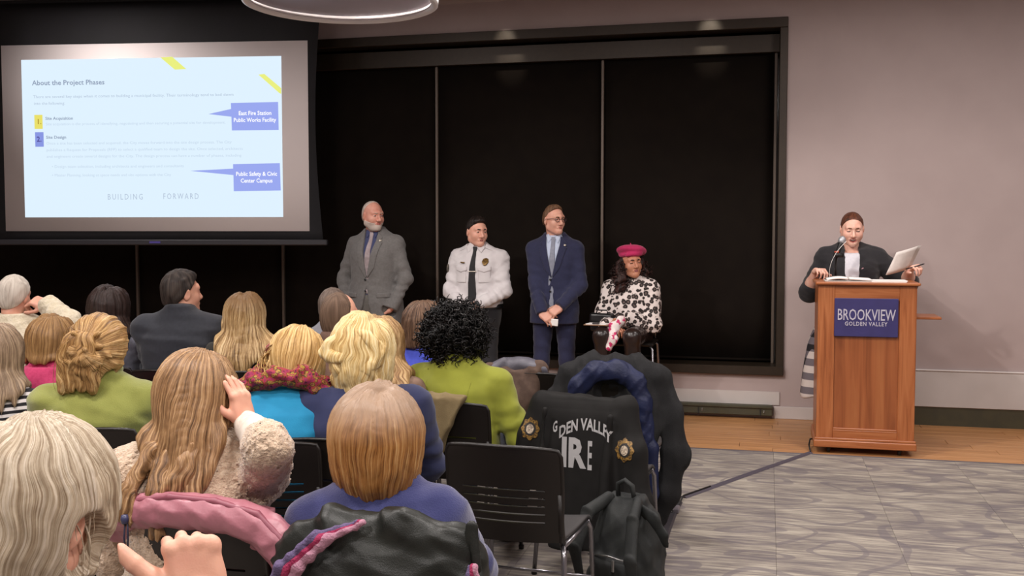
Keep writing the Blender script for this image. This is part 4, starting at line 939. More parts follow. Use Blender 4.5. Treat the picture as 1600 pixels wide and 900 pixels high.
b2 = tag(empty('paper_stack', (on_pod(1378, 439).x + .035, PY + .13, ztop + .022)), 'flat stack of white papers on the podium right of the binder', 'papers')
for k_ in range(3): MB().box((-.12 + .006 * k_, -.09, .004 * k_), (.115 + .004 * k_, .13, .004 * k_ + .0035)).build('sheet', mat('paper', 'f0ece8', .7), b2)
mic0 = at_y(1306, 440, PY + .37); mt = at_y(1316, 374, PY + .37); mb_ = at_y(1308, 398, PY + .35)
mic = tag(empty('microphone', (mic0.x, mic0.y, ztop + .022)), 'black microphone on a clip stand at the podium', 'microphone')
loc = lambda v: Vector(v) - Vector((mic0.x, mic0.y, ztop + .022))
MB().lathe([(0, 0), (.05, 0), (.05, .012), (.02, .02), (0, .02)], n=20).build('base', mat('mic_black', '131314', .45), mic)
MB().tube([(0, 0, .01), (-.004, .004, .1), (.004, .0, .18), tuple(loc(mb_))], .008, 8).build('gooseneck', mat('mic_black', '131314', .45), mic)
ax = (mt - mb_).normalized(); MB().tube([loc(mb_) - ax * .02, loc(mb_), loc(mt) - ax * .045, loc(mt) - ax * .03], [.012, .014, .019, .022], 12).build('handle', mat('mic_black', '131314', .45), mic)
MB().tube([loc(mt) - ax * .03, loc(mt) - ax * .02, loc(mt), loc(mt) + ax * .018, loc(mt) + ax * .026], [.022, .027, .028, .02, .006], 14).build('grille', mat('mic_grille', 'b8b8bc', .4, 'a0a0a4', ns=500, metal=.5), mic)
MB().tube([loc(mb_) + Vector((-.025, -.005, .0)), loc(mb_) + Vector((.045, .0, -.004))], .018, 10).build('clip', mat('mic_black', '131314', .45), mic)
MB().tube([loc(mb_) + Vector((-.02, -.01, .02)), loc(mb_) + Vector((.012, -.014, .022))], .008, 8).build('red_band', mat('mic_red', 'b0503c', .5), mic)

# ---------------------------------------------------------------- cable strip across the carpet
pts = [at_z(*p, 0) for p in ((1266, 708), (1220, 724), (1160, 745), (1110, 763), (1068, 778))]
cb = tag(empty('cable_cover', (pts[2].x, pts[2].y, 0)), 'grey flat cable strip running from the podium across the carpet', 'cable')
def strip(pts, w, t, m, nm, par):
    V = []; F = []
    for i, p in enumerate(pts):
        d = (pts[min(i + 1, len(pts) - 1)] - pts[max(i - 1, 0)]); n = Vector((-d.y, d.x, 0)).normalized(); o_ = p - par.location
        V += [o_ + n * w + Vector((0, 0, .001)), o_ + n * w * .6 + Vector((0, 0, t)), o_ - n * w * .6 + Vector((0, 0, t)), o_ - n * w + Vector((0, 0, .001))]
    for i in range(len(pts) - 1):
        for q in range(3): F.append((i * 4 + q, i * 4 + q + 1, i * 4 + 5 + q, i * 4 + 4 + q))
    F += [(3, 2, 1, 0), tuple(len(pts) * 4 - 4 + q for q in range(4))]
    return MB().add(V, F).build(nm, m, par)
strip(pts, .022, .01, mat('cable_grey', '4c4650', .6), 'cover_strip', cb)
e0 = at_z(1271, 704, 0); MB().tube([pts[0] - cb.location + Vector((0, 0, .012)), e0 - cb.location + Vector((-.03, .05, .03)), e0 - cb.location + Vector((-.02, .12, .06)), e0 - cb.location + Vector((.05, .15, .07))], .006, 6).build('cord', mat('cord_black', '121212', .6), cb)
p2 = [at_z(*p, 0) for p in ((1060, 785), (1052, 800), (1040, 832), (1030, 866), (1022, 896))]
cb2 = tag(empty('floor_cable', (p2[1].x, p2[1].y, 0)), 'short dark cable strip and plug box on the carpet beside the coats', 'cable')
strip(p2, .025, .012, mat('cable_dark', '37343a', .6), 'cover_strip', cb2)
MB().box((-.03, -.04, .001), (.035, .05, .03), bev=.006).build('plug_box', mat('plug_grey', '6e686e', .5), cb2)
MB().tube([(.02, .04, .02), pts[-1] - cb2.location + Vector((0, 0, .015)), pts[-2] - cb2.location + Vector((0, 0, .014))], .005, 6).build('cord', mat('cord_black', '121212', .6), cb2)
# ---------------------------------------------------------------- stacking chairs
M_PLA = mat('chair_plastic', '130f0c', .36, '17120f', ns=300, bump=.12, bs=900, spec=.4)
M_SEAT = mat('chair_seat', '3c3a3a', .45, bump=.1, bs=700)
M_LEG = mat('chair_steel', '8e8c90', .25, metal=.9)
def chair_parts():
    P = []
    def back(u, v):
        a = (u - .5) * 2; z = .815 - .36 * v; hw_ = .222 + .006 * math.sin(v * 3.1) - .012 * v
        # rounded upper corners
        if v < .08: hw_ *= 1 - .05 * (1 - v / .08) ** 2
        y = -.255 + .05 * v - .036 * (1 - a * a) + .006 * math.cos(a * 3) * 0
        return (a * hw_, y - .012 * (v - .4) ** 2, z - .012 * (a * a) ** 2 * (1 - v))
    vs = [0, .02, .05, .09, .16, .25, .34, .42]
    lo = .42
    for k in range(5): vs += [lo + .012 + .088 * k * .98, lo + .012 + .088 * k * .98 + .022]
    vs = sorted(set(vs + [.5, .88, .94, 1.0]))
    slots = [(lo + .012 + .088 * k * .98, lo + .012 + .088 * k * .98 + .022) for k in range(5)]
    hole = lambda u, v: .14 < u < .86 and any(a < v < b for a, b in slots)
    P.append(('backrest', autosmooth(panel(back, 22, vs, .012, hole), 50), M_PLA))
    # rolled rim round the backrest
    rim = [back(0, v) for v in (1, .8, .6, .4, .2, .06, 0)] + [back(u, 0) for u in (.05, .2, .35, .5, .65, .8, .95)] + [back(1, v) for v in (0, .06, .2, .4, .6, .8, 1)]
    P.append(('back_rim', MB().tube(rim, .009, 6).me('back_rim'), M_PLA))
    def seat(u, v):
        a = (u - .5) * 2; y = -.21 + .43 * v; return (a * (.225 - .012 * (1 - v)), y, .45 + .012 * a * a - .01 * math.sin(v * 3.1) - (.035 * ((v - .82) / .18) ** 2 if v > .82 else 0))
    P.append(('seat', panel(seat, 12, 14, .014), M_SEAT))
    for sx in (-1, 1):
        P.append(('leg', MB().tube([(sx * .215, .17, .435), (sx * .225, .2, .40), (sx * .235, .235, .012)], .0105, 8).me('leg'), M_LEG))
        P.append(('leg', MB().tube([(sx * .215, -.19, .435), (sx * .225, -.215, .40), (sx * .24, -.27, .012)], .0105, 8).me('leg'), M_LEG))
        P.append(('side_rail', MB().tube([(sx * .215, .18, .432), (sx * .218, 0, .43), (sx * .215, -.19, .435)], .0105, 8).me('side_rail'), M_LEG))
        P.append(('back_post', MB().tube([(sx * .2, -.1, .438), (sx * .212, -.19, .445), (sx * .215, -.215, .5), (sx * .213, -.235, .64)], [.012, .013, .013, .01], 8).me('back_post'), M_PLA))
        for yy in (.235, -.27): P.append(('foot', MB().lathe([(0, 0), (.014, 0), (.014, .02), (0, .02)], c=(sx * (.235 if yy > 0 else .24), yy, 0), n=10).me('foot'), M_PLA))
    P.append(('cross_bar', MB().tube([(-.232, .19, .2), (.232, .19, .2)], .007, 6).me('cross_bar'), M_LEG))
    P.append(('cross_bar', MB().tube([(-.23, -.24, .22), (.23, -.24, .22)], .007, 6).me('cross_bar'), M_LEG))
    for n, me, m in P: me.materials.append(m)
    return P
CH = chair_parts()
def chair(label, x, y, rz=0, group='black stacking chairs of the audience'):
    c = empty('stacking_chair', (x, y, 0), math.radians(rz), label=label, cat='chair', group=group)
    for n, me, m in CH: obj(n, me, None, c)
    return c
def chair_at(label, px, py, rz=0, off=(0, 0)):
    """px,py: middle of the top edge of the backrest in the photograph"""
    p = at_z(px, py, .815); a = math.radians(rz); return chair(label, p.x - math.sin(a) * .28 + off[0], p.y + math.cos(a) * .28 + off[1], rz)

# ---------------------------------------------------------------- coats and bags on the chairs
def cloth_on(c, name, label, cat, build, lo, hi, m, h=.009, nz=None, seed=1):
    """garment built as a field in the chair's own space; its Empty stands at the chair's base"""
    e = empty(name, c.location, c.rotation_euler.z, label=label, cat=cat)
    F = Field(lo, hi, h); build(F)
    if nz: 
        for n_ in nz: F.noise(n_[0], n_[1], seed, aniso=n_[2] if len(n_) > 2 else (1, 1, 1), ridge=len(n_) > 3)
    o = obj('shell', F.mesh(name), m, e)
    return e, o
def part_on(e, name, build, lo, hi, m, h=.008, nz=None, seed=1, parent=None):
    F = Field(lo, hi, h); build(F)
    if nz:
        for n_ in nz: F.noise(n_[0], n_[1], seed, aniso=n_[2] if len(n_) > 2 else (1, 1, 1), ridge=len(n_) > 3)
    return obj(name, F.mesh(name), m, parent or e)
def bvh_of(o): me = o.data; return BVHTree.FromPolygons([v.co for v in me.vertices], [p.vertices for p in me.polygons])
def decal(e, o, name, me, m, cx, cz, off=.002, ydir=1, bend=None, parent=None):
    """lay a flat x-y mesh onto the camera side (-y) of a garment"""
    b = bvh_of(o)
    import bmesh
    bm = bmesh.new(); bm.from_mesh(me); bmesh.ops.triangulate(bm, faces=bm.faces[:])
    for _ in range(2):
        le = [e_ for e_ in bm.edges if e_.calc_length() > .018]
        if le: bmesh.ops.subdivide_edges(bm, edges=le, cuts=1); bmesh.ops.triangulate(bm, faces=[f for f in bm.faces if len(f.verts) > 3])
    for v in bm.verts:
        x, z = v.co.x, v.co.y
        if bend: x, z = bend(x, z)
        hit = b.ray_cast(Vector((cx + x, -1.2, cz + z)), Vector((0, 1, 0)))
        y = hit[0].y if hit[0] is not None else -.3
        v.co = (cx + x, y - off, cz + z)
    m2 = bpy.data.meshes.new(name); bm.to_mesh(m2); bm.free(); return obj(name, m2, m, parent or o)
# ---------------------------------------------------------------- presenters
SK_PALE = skinmat('skin_pale', 'd9a58f', 'cf9480'); SK_RED = skinmat('skin_ruddy', 'd29a86', 'c07e6c'); SK_TAN = skinmat('skin_tan', 'c08468', 'b2755a'); SK_FAIR = skinmat('skin_fair', 'e4b8a5', 'd9a08c')
def fabric(name, c, c2=None, rough=.85, ns=60, bump=.18, bs=700): return mat(name, c, rough, c2, ns=ns, bump=bump, bs=bs, sheen=.15)
def stand_at(px, py, d):
    p = at(px, py, d); return p
def vcut(bz, hem, topw=.085, neckz=None, low=.05):
    def f(F, P=None): pass
    return f
def suit(P, M, bz, hem, shirt_m, tie_m, w=1.0, lapm=None, low=.06, pin=None, tie_off=0.0, infl=.02, tie_end=None):
    """two-button jacket with lapels over a shirt and tie"""
    zn = P.zn; b = .075
    sh = P.top('shirt', shirt_m, infl=.006, hem=P.zh - .05, ar=(.05, .045, .04), neckcut=(zn + .035, (0, .25, 1)), nz=None, fold=0, sleeve=1.0, h=.009)
    sec = [(hem - .02, 0, 0, .182 * P.w, .128 * P.secs[1][4] / .125), (P.zh, 0, 0, .182 * P.w, P.secs[1][4] + .012)]
    def ext(F):
        F.poly([(-b, zn + .06), (b, zn + .06), (.062, zn - .05), (.004, bz), (-.004, bz), (-.062, zn - .05)], side=(1, P.cy(zn) - .0), op='s', k=.006)
        if low: F.poly([(0, bz - .06), (low, hem - .05), (-low * .7, hem - .05)], side=(1, P.cy(hem) + .02), op='s', k=.008)
    jk = P.top('jacket', M, infl=infl, hem=hem, skirt=sec, ar=(.066, .058, .05), ext=ext, nz=(.0035, 26), fold=.005, neckcut=(zn + .045, (0, .2, 1)), h=.0075, seed=int(P.T * 100))
    for sg in (-1, 1):
        pl = [(sg * .062, zn + .015), (sg * .112, zn - .045), (sg * .092, zn - .062), (sg * .118, zn - .085), (sg * .07, bz + .09), (sg * .006, bz), (sg * .002, bz + .012), (sg * .058, zn - .06)]
        P.patch('lapel', pl, infl + .009, M, jk, h=.0055)
        P.patch('collar_point', [(sg * .012, zn + .0), (sg * .05, zn + .036), (sg * .06, zn + .0), (sg * .04, zn - .05)], .016, shirt_m, sh, h=.005)
    te = tie_end or bz
    t0 = tie_off
    P.patch('tie', [(-.022, zn + .006), (.022, zn + .006), (.016, zn - .038), (.026 + t0 * .5, (zn + te) / 2), (.036 + t0, te - .1), (t0, te - .14), (-.036 + t0, te - .1), (-.026 + t0 * .5, (zn + te) / 2), (-.016, zn - .038)], .0145, tie_m, h=.005)
    for z in (bz - .012, bz - .11): 
        yb = P.secs[3][4] + infl + .012 + P.cy(z)
        MB().lathe([(0, 0), (.009, 0), (.009, .005), (0, .005)], n=10, M=Matrix.Translation((.012, yb - .012, z)) @ Matrix.Rotation(-math.pi / 2, 4, 'X')).build('button', mat('button_dark', '1a1a1c', .4), jk)
    for sg in (-1, 1):
        P.patch('pocket_flap', [(sg * .095, bz - .13), (sg * .2, bz - .125), (sg * .2, bz - .165), (sg * .095, bz - .17)], infl + .012 + .008, M, jk, h=.006)
    if pin: P.patch('lapel_pin', [(pin[0], pin[1]), (pin[0] + .018, pin[1] + .002), (pin[0] + .018, pin[1] + .016), (pin[0], pin[1] + .014)], infl + .016, mat('pin_metal', 'd8cfc0', .3, metal=.4), jk, h=.004)
    return jk
# grey-suited man
G1 = fabric('grey_suit_cloth', '5f5c5a', '676462'); p = stand_at(586, 315, 8.95)
P = Person('bald bearded man in grey suit standing with hands in pockets beside the screen', (p.x, p.y), 176, T=p.z, pose='stand', w=1.2, deep=1.32, head=(56, -4, 0), hoff=(0, .01, 0), skin=SK_RED, face=dict(jw=1.05, full=.006, nose=1.1), headh=.004, hs=1.04,
           hands={'L': dict(w=(-.215, .13, .945), p=(-.95, -.3, 1.2), f=(.9, -.9, -.4), u=(-1, .3, 0), pose='fist'), 'R': dict(w=(.225, .12, .94), p=(.95, -.3, 1.2), f=(-.9, -.9, -.4), u=(1, .3, 0), pose='fist')})
suit(P, G1, 1.20, .80, fabric('blue_shirt', '343a5e'), fabric('taupe_tie', '8d7f80', 'a09294', ns=25), pin=(-.105, P.zn - .075), low=.09)
P.pants(fabric('grey_trousers', '5a5652', '625e59'), infl=.012, top=1.06); P.shoes(mat('black_leather', '131211', .35))
P.face(brow='b09a8c', lip='a05a50', iris='4a4a52')
P.cap(hairmat('grey_stubble', ['b8a79c', 'cdbdb2'], .6), .0025, plane=((.0, .085), (-.1, -.075)), nz=None, name='hair')
def beard(F, t=.0032):
    jw, full = 1.05, .006; F.ell((0, .018, -.03), (.063 * jw + full * .4 + t, .072 + t, .079 + t), k=0)
    for sx in (-1, 1): F.rc((sx * .05 * jw, -.005, -.058), (sx * .008, .062, -.092), .024 + full * .5 + t, .022 + full * .3 + t, k=.03); F.ell((sx * .036 * jw, .052, -.028), .027 + full * .5 + t * .6, k=.025)
    F.ell((0, .07, -.09), (.022 + t, .02 + t, .019 + t), k=.02); F.ell((0, .03, -.1), (.045 + t, .045 + t, .026 + t), k=.02); F.rc((-.026, .084, -.046), (.026, .084, -.046), .008, .008, k=.01); F.half((0, .0, -.034), (0, .25, 1)); F.half((0, -.012, 0), (0, -1, 0)); F.half((0, 0, -.135), (0, .2, -1))
    F.ell((0, .105, -.06), (.021, .03, .007), k=.003, op='s'); F.ell((0, .1, -.03), (.016, .035, .016), k=.003, op='s')
P.blob('beard', hairmat('white_beard', ['a8978c', 'c0b2a8', 'cfc3ba'], .8), beard, (-.1, -.03, -.15), (.1, .14, .0), h=.0036)

# fire chief
p = stand_at(747, 340, 8.75); WS = fabric('white_uniform', 'cdc8c8', 'c3bdbe', ns=9)
P = Person('dark-haired man in white uniform shirt with black tie, hands clasped', (p.x, p.y), 178, T=p.z, pose='stand', w=1.14, deep=1.25, head=(44, -4, 0), skin=SK_PALE, face=dict(jw=1.03, full=.004), headh=.004, hs=1.02,
           hands={'L': dict(w=(-.085, .235, 1.00), p=(-.75, -.3, 1.02), f=(.8, .25, -.45), u=(.3, .9, .4), pose='fold'), 'R': dict(w=(.075, .245, .965), p=(.75, -.3, 1.0), f=(-.75, .25, -.5), u=(-.3, .9, .4), pose='fold')})
zn = P.zn
sh = P.top('shirt', WS, infl=.016, hem=.96, ar=(.068, .062, .05), nz=(.0045, 40), fold=.007, neckcut=(zn + .03, (0, .3, 1)), h=.0068, seed=11, skirt=[(.93, 0, 0, .172 * P.w, P.secs[1][4]), (1.0, 0, 0, .18 * P.w, P.secs[1][4] + .015)])
for sg in (-1, 1):
    P.patch('collar_point', [(sg * .008, zn + .01), (sg * .045, zn + .045), (sg * .085, zn + .0), (sg * .058, zn - .052)], .028, WS, sh, h=.005)
    P.patch('chest_pocket', [(sg * .055, zn - .19), (sg * .15, zn - .185), (sg * .152, zn - .3), (sg * .055, zn - .3)], .0225, WS, sh, h=.006); P.patch('pocket_flap', [(sg * .05, zn - .165), (sg * .155, zn - .16), (sg * .155, zn - .195), (sg * .103, zn - .212), (sg * .05, zn - .197)], .0285, WS, sh, h=.0055)
    P.patch('epaulette', [(sg * .085, zn + .03), (sg * .19, zn - .03), (sg * .2, zn - .06), (sg * .08, zn - .005)], .026, WS, sh, h=.006)
P.patch('placket', [(-.014, zn - .02), (.014, zn - .02), (.014, 1.0), (-.014, 1.0)], .021, WS, sh, h=.005)
tie = P.patch('tie', [(-.022, zn + .004), (.022, zn + .004), (.015, zn - .035), (.034, zn - .3), (.037, 1.04), (0, 1.0), (-.037, 1.04), (-.03, zn - .3), (-.015, zn - .035)], .0275, fabric('black_tie', '1d1c1e'), h=.005)
P.patch('tie_clip', [(-.034, zn - .2), (.034, zn - .2), (.034, zn - .207), (-.034, zn - .207)], .031, mat('pin_metal', 'd8cfc0', .3, metal=.4), tie, h=.0035)
P.patch('badge', [(-.105, zn - .09), (-.085, zn - .098), (-.078, zn - .125), (-.092, zn - .15), (-.105, zn - .155), (-.118, zn - .15), (-.132, zn - .125), (-.125, zn - .098)], .030, mat('badge_gold', '8a6a30', .35, '3a2413', ns=120, metal=.5), sh, h=.004)
P.patch('name_bar', [(.075, zn - .125), (.115, zn - .123), (.115, zn - .133), (.075, zn - .135)], .030, mat('badge_gold', '8a6a30', .35, '3a2413', ns=120, metal=.5), sh, h=.0035)
sp_ = P.S['R'] + (P.E['R'] - P.S['R']) * .33
P.blob('shoulder_patch', mat('patch_black', '1b1715', .7, '6a6055', ns=70), lambda F: F.ell(sp_ + V3(.05, .03, 0), (.016, .034, .042), k=0), sp_ - .1, sp_ + .12, h=.005, local=False, parent=sh)
P.pants(fabric('dark_trousers', '17171c'), infl=.004, top=.99); P.shoes(mat('black_leather', '131211', .35))
MB().lathe([(1, 0), (1, .036), (.97, .036), (.97, 0), (1, 0)], n=28, M=Matrix.Translation((0, 0, .95)) @ Matrix.Diagonal((.18 * P.w + .016, P.secs[1][4] + .016, 1, 1))).build('belt', mat('belt_black', '0c0c0c', .4), P.root)
wr = P.Wr['L']; wd_ = P.Wr['L'] - P.E['L']; wd_ /= np.linalg.norm(wd_); MB().tube([wr + wd_ * .008, wr + wd_ * .03], .034, 14).build('watch', mat('watch_black', '101012', .35), P.root)
P.face(brow='2a1c14', lip='9a5c52', iris='20140e')
hb = hairmat('near_black_hair', ['120d0b', '2a1f1a'], .5); P.cap(hb, .005, plane=((.075, .088), (-.088, -.062)), nz=(.0022, 200), ext=lambda F: F.ell((0, .01, .085), (.066, .085, .05), k=.02))
P.blob('folded_papers', mat('paper', 'f0ece8', .7), lambda F: F.box((.0, .25, .905), (.045, .005, .055), rotm(0, -12, 14), rnd=.003, k=0).box((.02, .258, .9), (.04, .004, .05), rotm(8, -12, -14), rnd=.003, k=.0), (-.1, .15, .8), (.12, .35, 1.0), h=.004, local=False)

# navy-suited man with glasses
p = stand_at(867, 322, 8.62); N1 = fabric('navy_suit_cloth', '1b1e3c', '1f2242')
P = Person('man with glasses in navy suit standing with hands clasped beside the stool', (p.x, p.y), 182, T=p.z, pose='stand', w=1.06, deep=1.1, head=(44, 0, 0), skin=SK_PALE, face=dict(jw=.96, nose=1.05), headh=.004,
           hands={'L': dict(w=(-.085, .215, .985), p=(-.8, -.3, 1.1), f=(.72, .25, -.6), u=(.3, .9, .3), pose='fold'), 'R': dict(w=(.07, .225, .93), p=(.8, -.3, 1.1), f=(-.7, .25, -.6), u=(-.3, .9, .3), pose='fold')})
LS = fabric('pale_blue_shirt', 'b9c3d8')
suit(P, N1, 1.215, .83, LS, fabric('grey_tie', '7d808e', '898c9a', ns=40), pin=(-.11, P.zn - .07), low=.05, infl=.017, tie_end=1.1)
P.pants(N1, infl=.0, top=1.05); P.shoes(mat('black_leather', '131211', .35))
P.face(brow='8a6648', lip='a8685c', iris='3a2a20')
hb = hairmat('brown_short_hair', ['5a4030', '7a5a42'], .55); P.cap(hb, .004, plane=((.06, .1), (-.095, -.05)), nz=(.002, 200), ext=lambda F: F.ell((0, -.0, .088), (.062, .08, .046), k=.02))
gl = mat('spectacle_frame', '3a1f20', .3); 
for sx in (-1, 1):
    MB().tube([P.tw((sx * .033 + .021 * math.cos(a * .393), .099 - .004 * abs(math.cos(a * .393)), .006 + .019 * math.sin(a * .393))) for a in range(17)], .0026, 6).build('glasses_rim', gl, P.root)
    MB().tube([P.tw((sx * .055, .096, .012)), P.tw((sx * .076, .07, .014)), P.tw((sx * .086, .0, .012)), P.tw((sx * .084, -.02, .0))], .0024, 6).build('glasses_temple', gl, P.root)
MB().tube([P.tw((-.013, .1, .009)), P.tw((0, .104, .012)), P.tw((.013, .1, .009))], .0024, 6).build('glasses_bridge', gl, P.root)
P.blob('folded_note', mat('paper', 'f0ece8', .7), lambda F: F.box((-.03, .24, .855), (.04, .005, .03), rotm(0, -10, -6), rnd=.003, k=0), (-.12, .15, .78), (.1, .33, .95), h=.004, local=False)

# seated woman in the beret on a tall stool
sp = at(986, 380, 8.45); sx_, sy_ = sp.x, sp.y; SEAT = .70
def leopard(name='leopard_print'):
    m = bpy.data.materials.new(name); m.use_nodes = True; nt, N, L, b = nodes(m); MATS[name] = m; b.inputs['Roughness'].default_value = .8
    tc = N.new('ShaderNodeTexCoord'); v = N.new('ShaderNodeTexVoronoi'); v.inputs['Scale'].default_value = 26; L.new(tc.outputs['Object'], v.inputs[0])
    n = N.new('ShaderNodeTexNoise'); n.inputs['Scale'].default_value = 60; L.new(tc.outputs['Object'], n.inputs[0])
    a = N.new('ShaderNodeMath'); a.operation = 'MULTIPLY_ADD'; a.inputs[1].default_value = .35; L.new(n.outputs[0], a.inputs[0]); L.new(v.outputs['Distance'], a.inputs[2])
    r = N.new('ShaderNodeValToRGB'); e = r.color_ramp.elements; r.color_ramp.interpolation = 'EASE'; e[0].position = .0; e[0].color = lin('7a6a64'); e[1].position = .8; e[1].color = lin('d8cdc8'); q = e.new(.36); q.color = lin('5a4a45'); q = e.new(.44); q.color = lin('1c1412'); q = e.new(.64); q.color = lin('241a17'); q = e.new(.7); q.color = lin('cdbfb9')
    L.new(a.outputs[0], r.inputs[0]); L.new(r.outputs[0], b.inputs['Base Color']); return m
LEO = leopard()
stl = tag(empty('tall_stool', (sx_, sy_ + .02, 0), math.radians(180)), 'tall chrome-legged stool chair under the woman in the beret', 'stool')
MB().box((-.21, -.2, SEAT - .03), (.21, .2, SEAT - .004), bev=.01).build('seat', M_PLA, stl)
obj('backrest', panel(lambda u, v: ((u - .5) * .4, -.22 - .03 * (1 - (2 * u - 1) ** 2) - .04 * (1 - v), SEAT + .3 - .22 * v), 12, 6, .012), M_PLA, stl)
for sx in (-1, 1):
    MB().tube([(sx * .17, -.2, SEAT + .25), (sx * .18, -.2, SEAT)], .01, 8).build('back_post', M_LEG, stl)
    for sy in (-1, 1): MB().tube([(sx * .17, sy * .17, SEAT - .02), (sx * .2, sy * .2, SEAT - .05), (sx * .235, sy * .23, .0)], .011, 8).build('leg', M_LEG, stl)
    MB().tube([(sx * .222, -.215, .27), (sx * .222, .215, .27)], .008, 8).build('footrest', M_LEG, stl)
MB().tube([(-.222, .215, .27), (.222, .215, .27)], .009, 8).build('footrest', M_LEG, stl)
P = Person('woman in magenta beret and leopard print top seated on a tall stool', (sx_, sy_), 172, T=sp.z - .035, pose='sit', seat=SEAT - .02, w=.98, deep=1.1, head=(40, 3, 4), hoff=(-.015, .02, -.01), skin=SK_TAN, face=dict(jw=1.0, full=.003), headh=.004, sh=-.01,
           hands={'L': dict(w=(-.03, .27, SEAT + .19), p=(-.45, -.3, .75), f=(.9, .35, -.1), u=(.1, .3, .9), pose='fold'), 'R': dict(w=(.1, .3, SEAT + .14), p=(.45, -.3, .75), f=(-.8, .5, -.1), u=(0, .3, .9), pose='fold')},
           legs={'L': [(-.095, .0, SEAT + .06), (-.125, .40, SEAT + .07), (-.12, .33, .36), (-.13, .45, .305)], 'R': [(.095, .0, SEAT + .06), (.125, .40, SEAT + .07), (.12, .33, .36), (.13, .45, .305)]})
def pon(F):
    F.loft([(P.zh + .02, 0, .0, .19, .15), (P.zh + .2, 0, .0, .195, .155), (P.zs - .1, 0, 0, .185, .14), (P.zs, 0, 0, .13, .1)], k=.03)
    F.rc(P.neck + V3(0, 0, -.02), P.neck + V3(0, .01, .045), .075, .07, k=.02)
    for q in 'LR': F.rc(P.S[q], P.E[q], .062, .066, k=.05); F.rc(P.E[q], P.Wr[q] - V3(0, .02, 0), .066, .05, k=.05)
tp = P.top('blouse', LEO, infl=.02, hem=P.zh + .02, ext=pon, nz=(.006, 26), fold=0, h=.0075, seed=5, cut=True, ar=(.07, .07, .055))
LEA = mat('brown_leather', '1e1614', .28, '281a16', ns=14); P.pants(LEA, infl=.0, name='leggings', rr=(.092, .07, .052), h=.008)
for q in 'LR':
    a, t = P.leg[q][2], P.leg[q][3]
    F = Field(np.minimum(a, t) - .13, np.maximum(a, t) + V3(.13, .13, .25), .009); F.rc(a + V3(0, 0, .13), a, .06, .055, k=.02).rc(a - V3(0, .02, 0), t, .05, .045, k=.02).half((0, 0, .283), (0, 0, -1)); bo = P.add('boot', F, mat('boot_suede', '5a3a28', .9))
    F = Field(a + V3(-.12, -.12, .06), a + V3(.12, .12, .2), .007); F.rc(a + V3(0, 0, .125), a + V3(0, 0, .14), .072, .07, k=0).noise(.012, 95, 4); P.add('fur_cuff', F, mat('boot_fur', 'b09a86', .95, 'd0bfac', ns=60, bump=.5, bs=300), bo)
P.face(brow='1c120e', lip='8a4a48', closed=True)
hb = hairmat('dark_brown_curls', ['120a08', '2c1814', '40241e'], .5)
P.coils(hb, N=520, rad=(.125, .105, .17), c=(0, -.03, -.06), depth=.05, coil=.011, L=.075, tr=.0055, front=.035, zmin=-.26, zmax=.04, hang=.75, seed=8)
P.blob('hair_base', hb, lambda F: (F.ell((0, -.035, -.03), (.1, .09, .13), k=0), [F.rc((s_ * .08, -.01, -.02), (s_ * .115, .0, -.19), .036, .05, k=.03) for s_ in (-1, 1)], F.ell((0, .12, -.05), (.065, .1, .1), k=.01, op='s')), (-.19, -.17, -.27), (.19, .1, .14), h=.006, nz=(.012, 80), rnd=True)
P.blob('beret', fabric('magenta_felt', 'a8174f', 'b31d57'), lambda F: (F.ell((-.02, -.015, .105), (.125, .118, .048), rotm(0, 8, -10), k=0), F.rc((-.06, .07, .075), (.06, .07, .075), .014, .014, k=.02), F.ell((0, -.005, .075), (.09, .105, .03), k=.02), F.rc((-.02, -.015, .15), (-.018, -.02, .165), .006, .004, k=.004)), (-.2, -.19, -.02), (.18, .17, .2), h=.0045, nz=(.002, 60))
P.blob('scarf', mat('pink_white_scarf', 'e4d8d4', .8, 'c02a62', ns=22, mixlo=.5, mixhi=.56), lambda F: F.chain([(-.02, .33, SEAT + .2), (.05, .36, SEAT + .13), (.03, .42, SEAT + .05), (.05, .43, SEAT - .02)], [.03, .04, .04, .025], k=.02), (-.12, .25, SEAT - .1), (.18, .52, SEAT + .3), h=.006, local=False, nz=(.006, 80))
bag = tag(empty('handbag', tuple(P.world((.185, .2, SEAT + .15))), math.radians(172)), 'black handbag on the lap of the woman in the beret', 'bag')
F = Field((-.13, -.1, -.12), (.13, .1, .16), .006); F.box((0, 0, .01), (.095, .045, .075), rnd=.02, k=0).noise(.003, 50, 2); obj('bag_body', F.mesh('bag_body'), mat('bag_black', '0d0c0d', .35), bag); MB().tube([(-.05, 0, .08), (-.04, 0, .11), (.04, 0, .11), (.05, 0, .08)], .006, 8).build('handle', mat('bag_black', '0d0c0d', .35), bag)
cl = tag(empty('clipboard', tuple(P.world((.17, .36, SEAT + .152))), math.radians(172)), 'small tan clipboard with papers on the lap of the woman in the beret', 'clipboard')
MB().box((-.1, -.07, 0), (.1, .07, .008), bev=.002).build('board', mat('clip_tan', '8a6a50', .5), cl); MB().box((-.085, -.06, .008), (.085, .06, .013)).build('paper', mat('paper', 'f0ece8', .7), cl); MB().box((-.03, .045, .012), (.03, .066, .022), bev=.003).build('clip', M_LEG, cl)

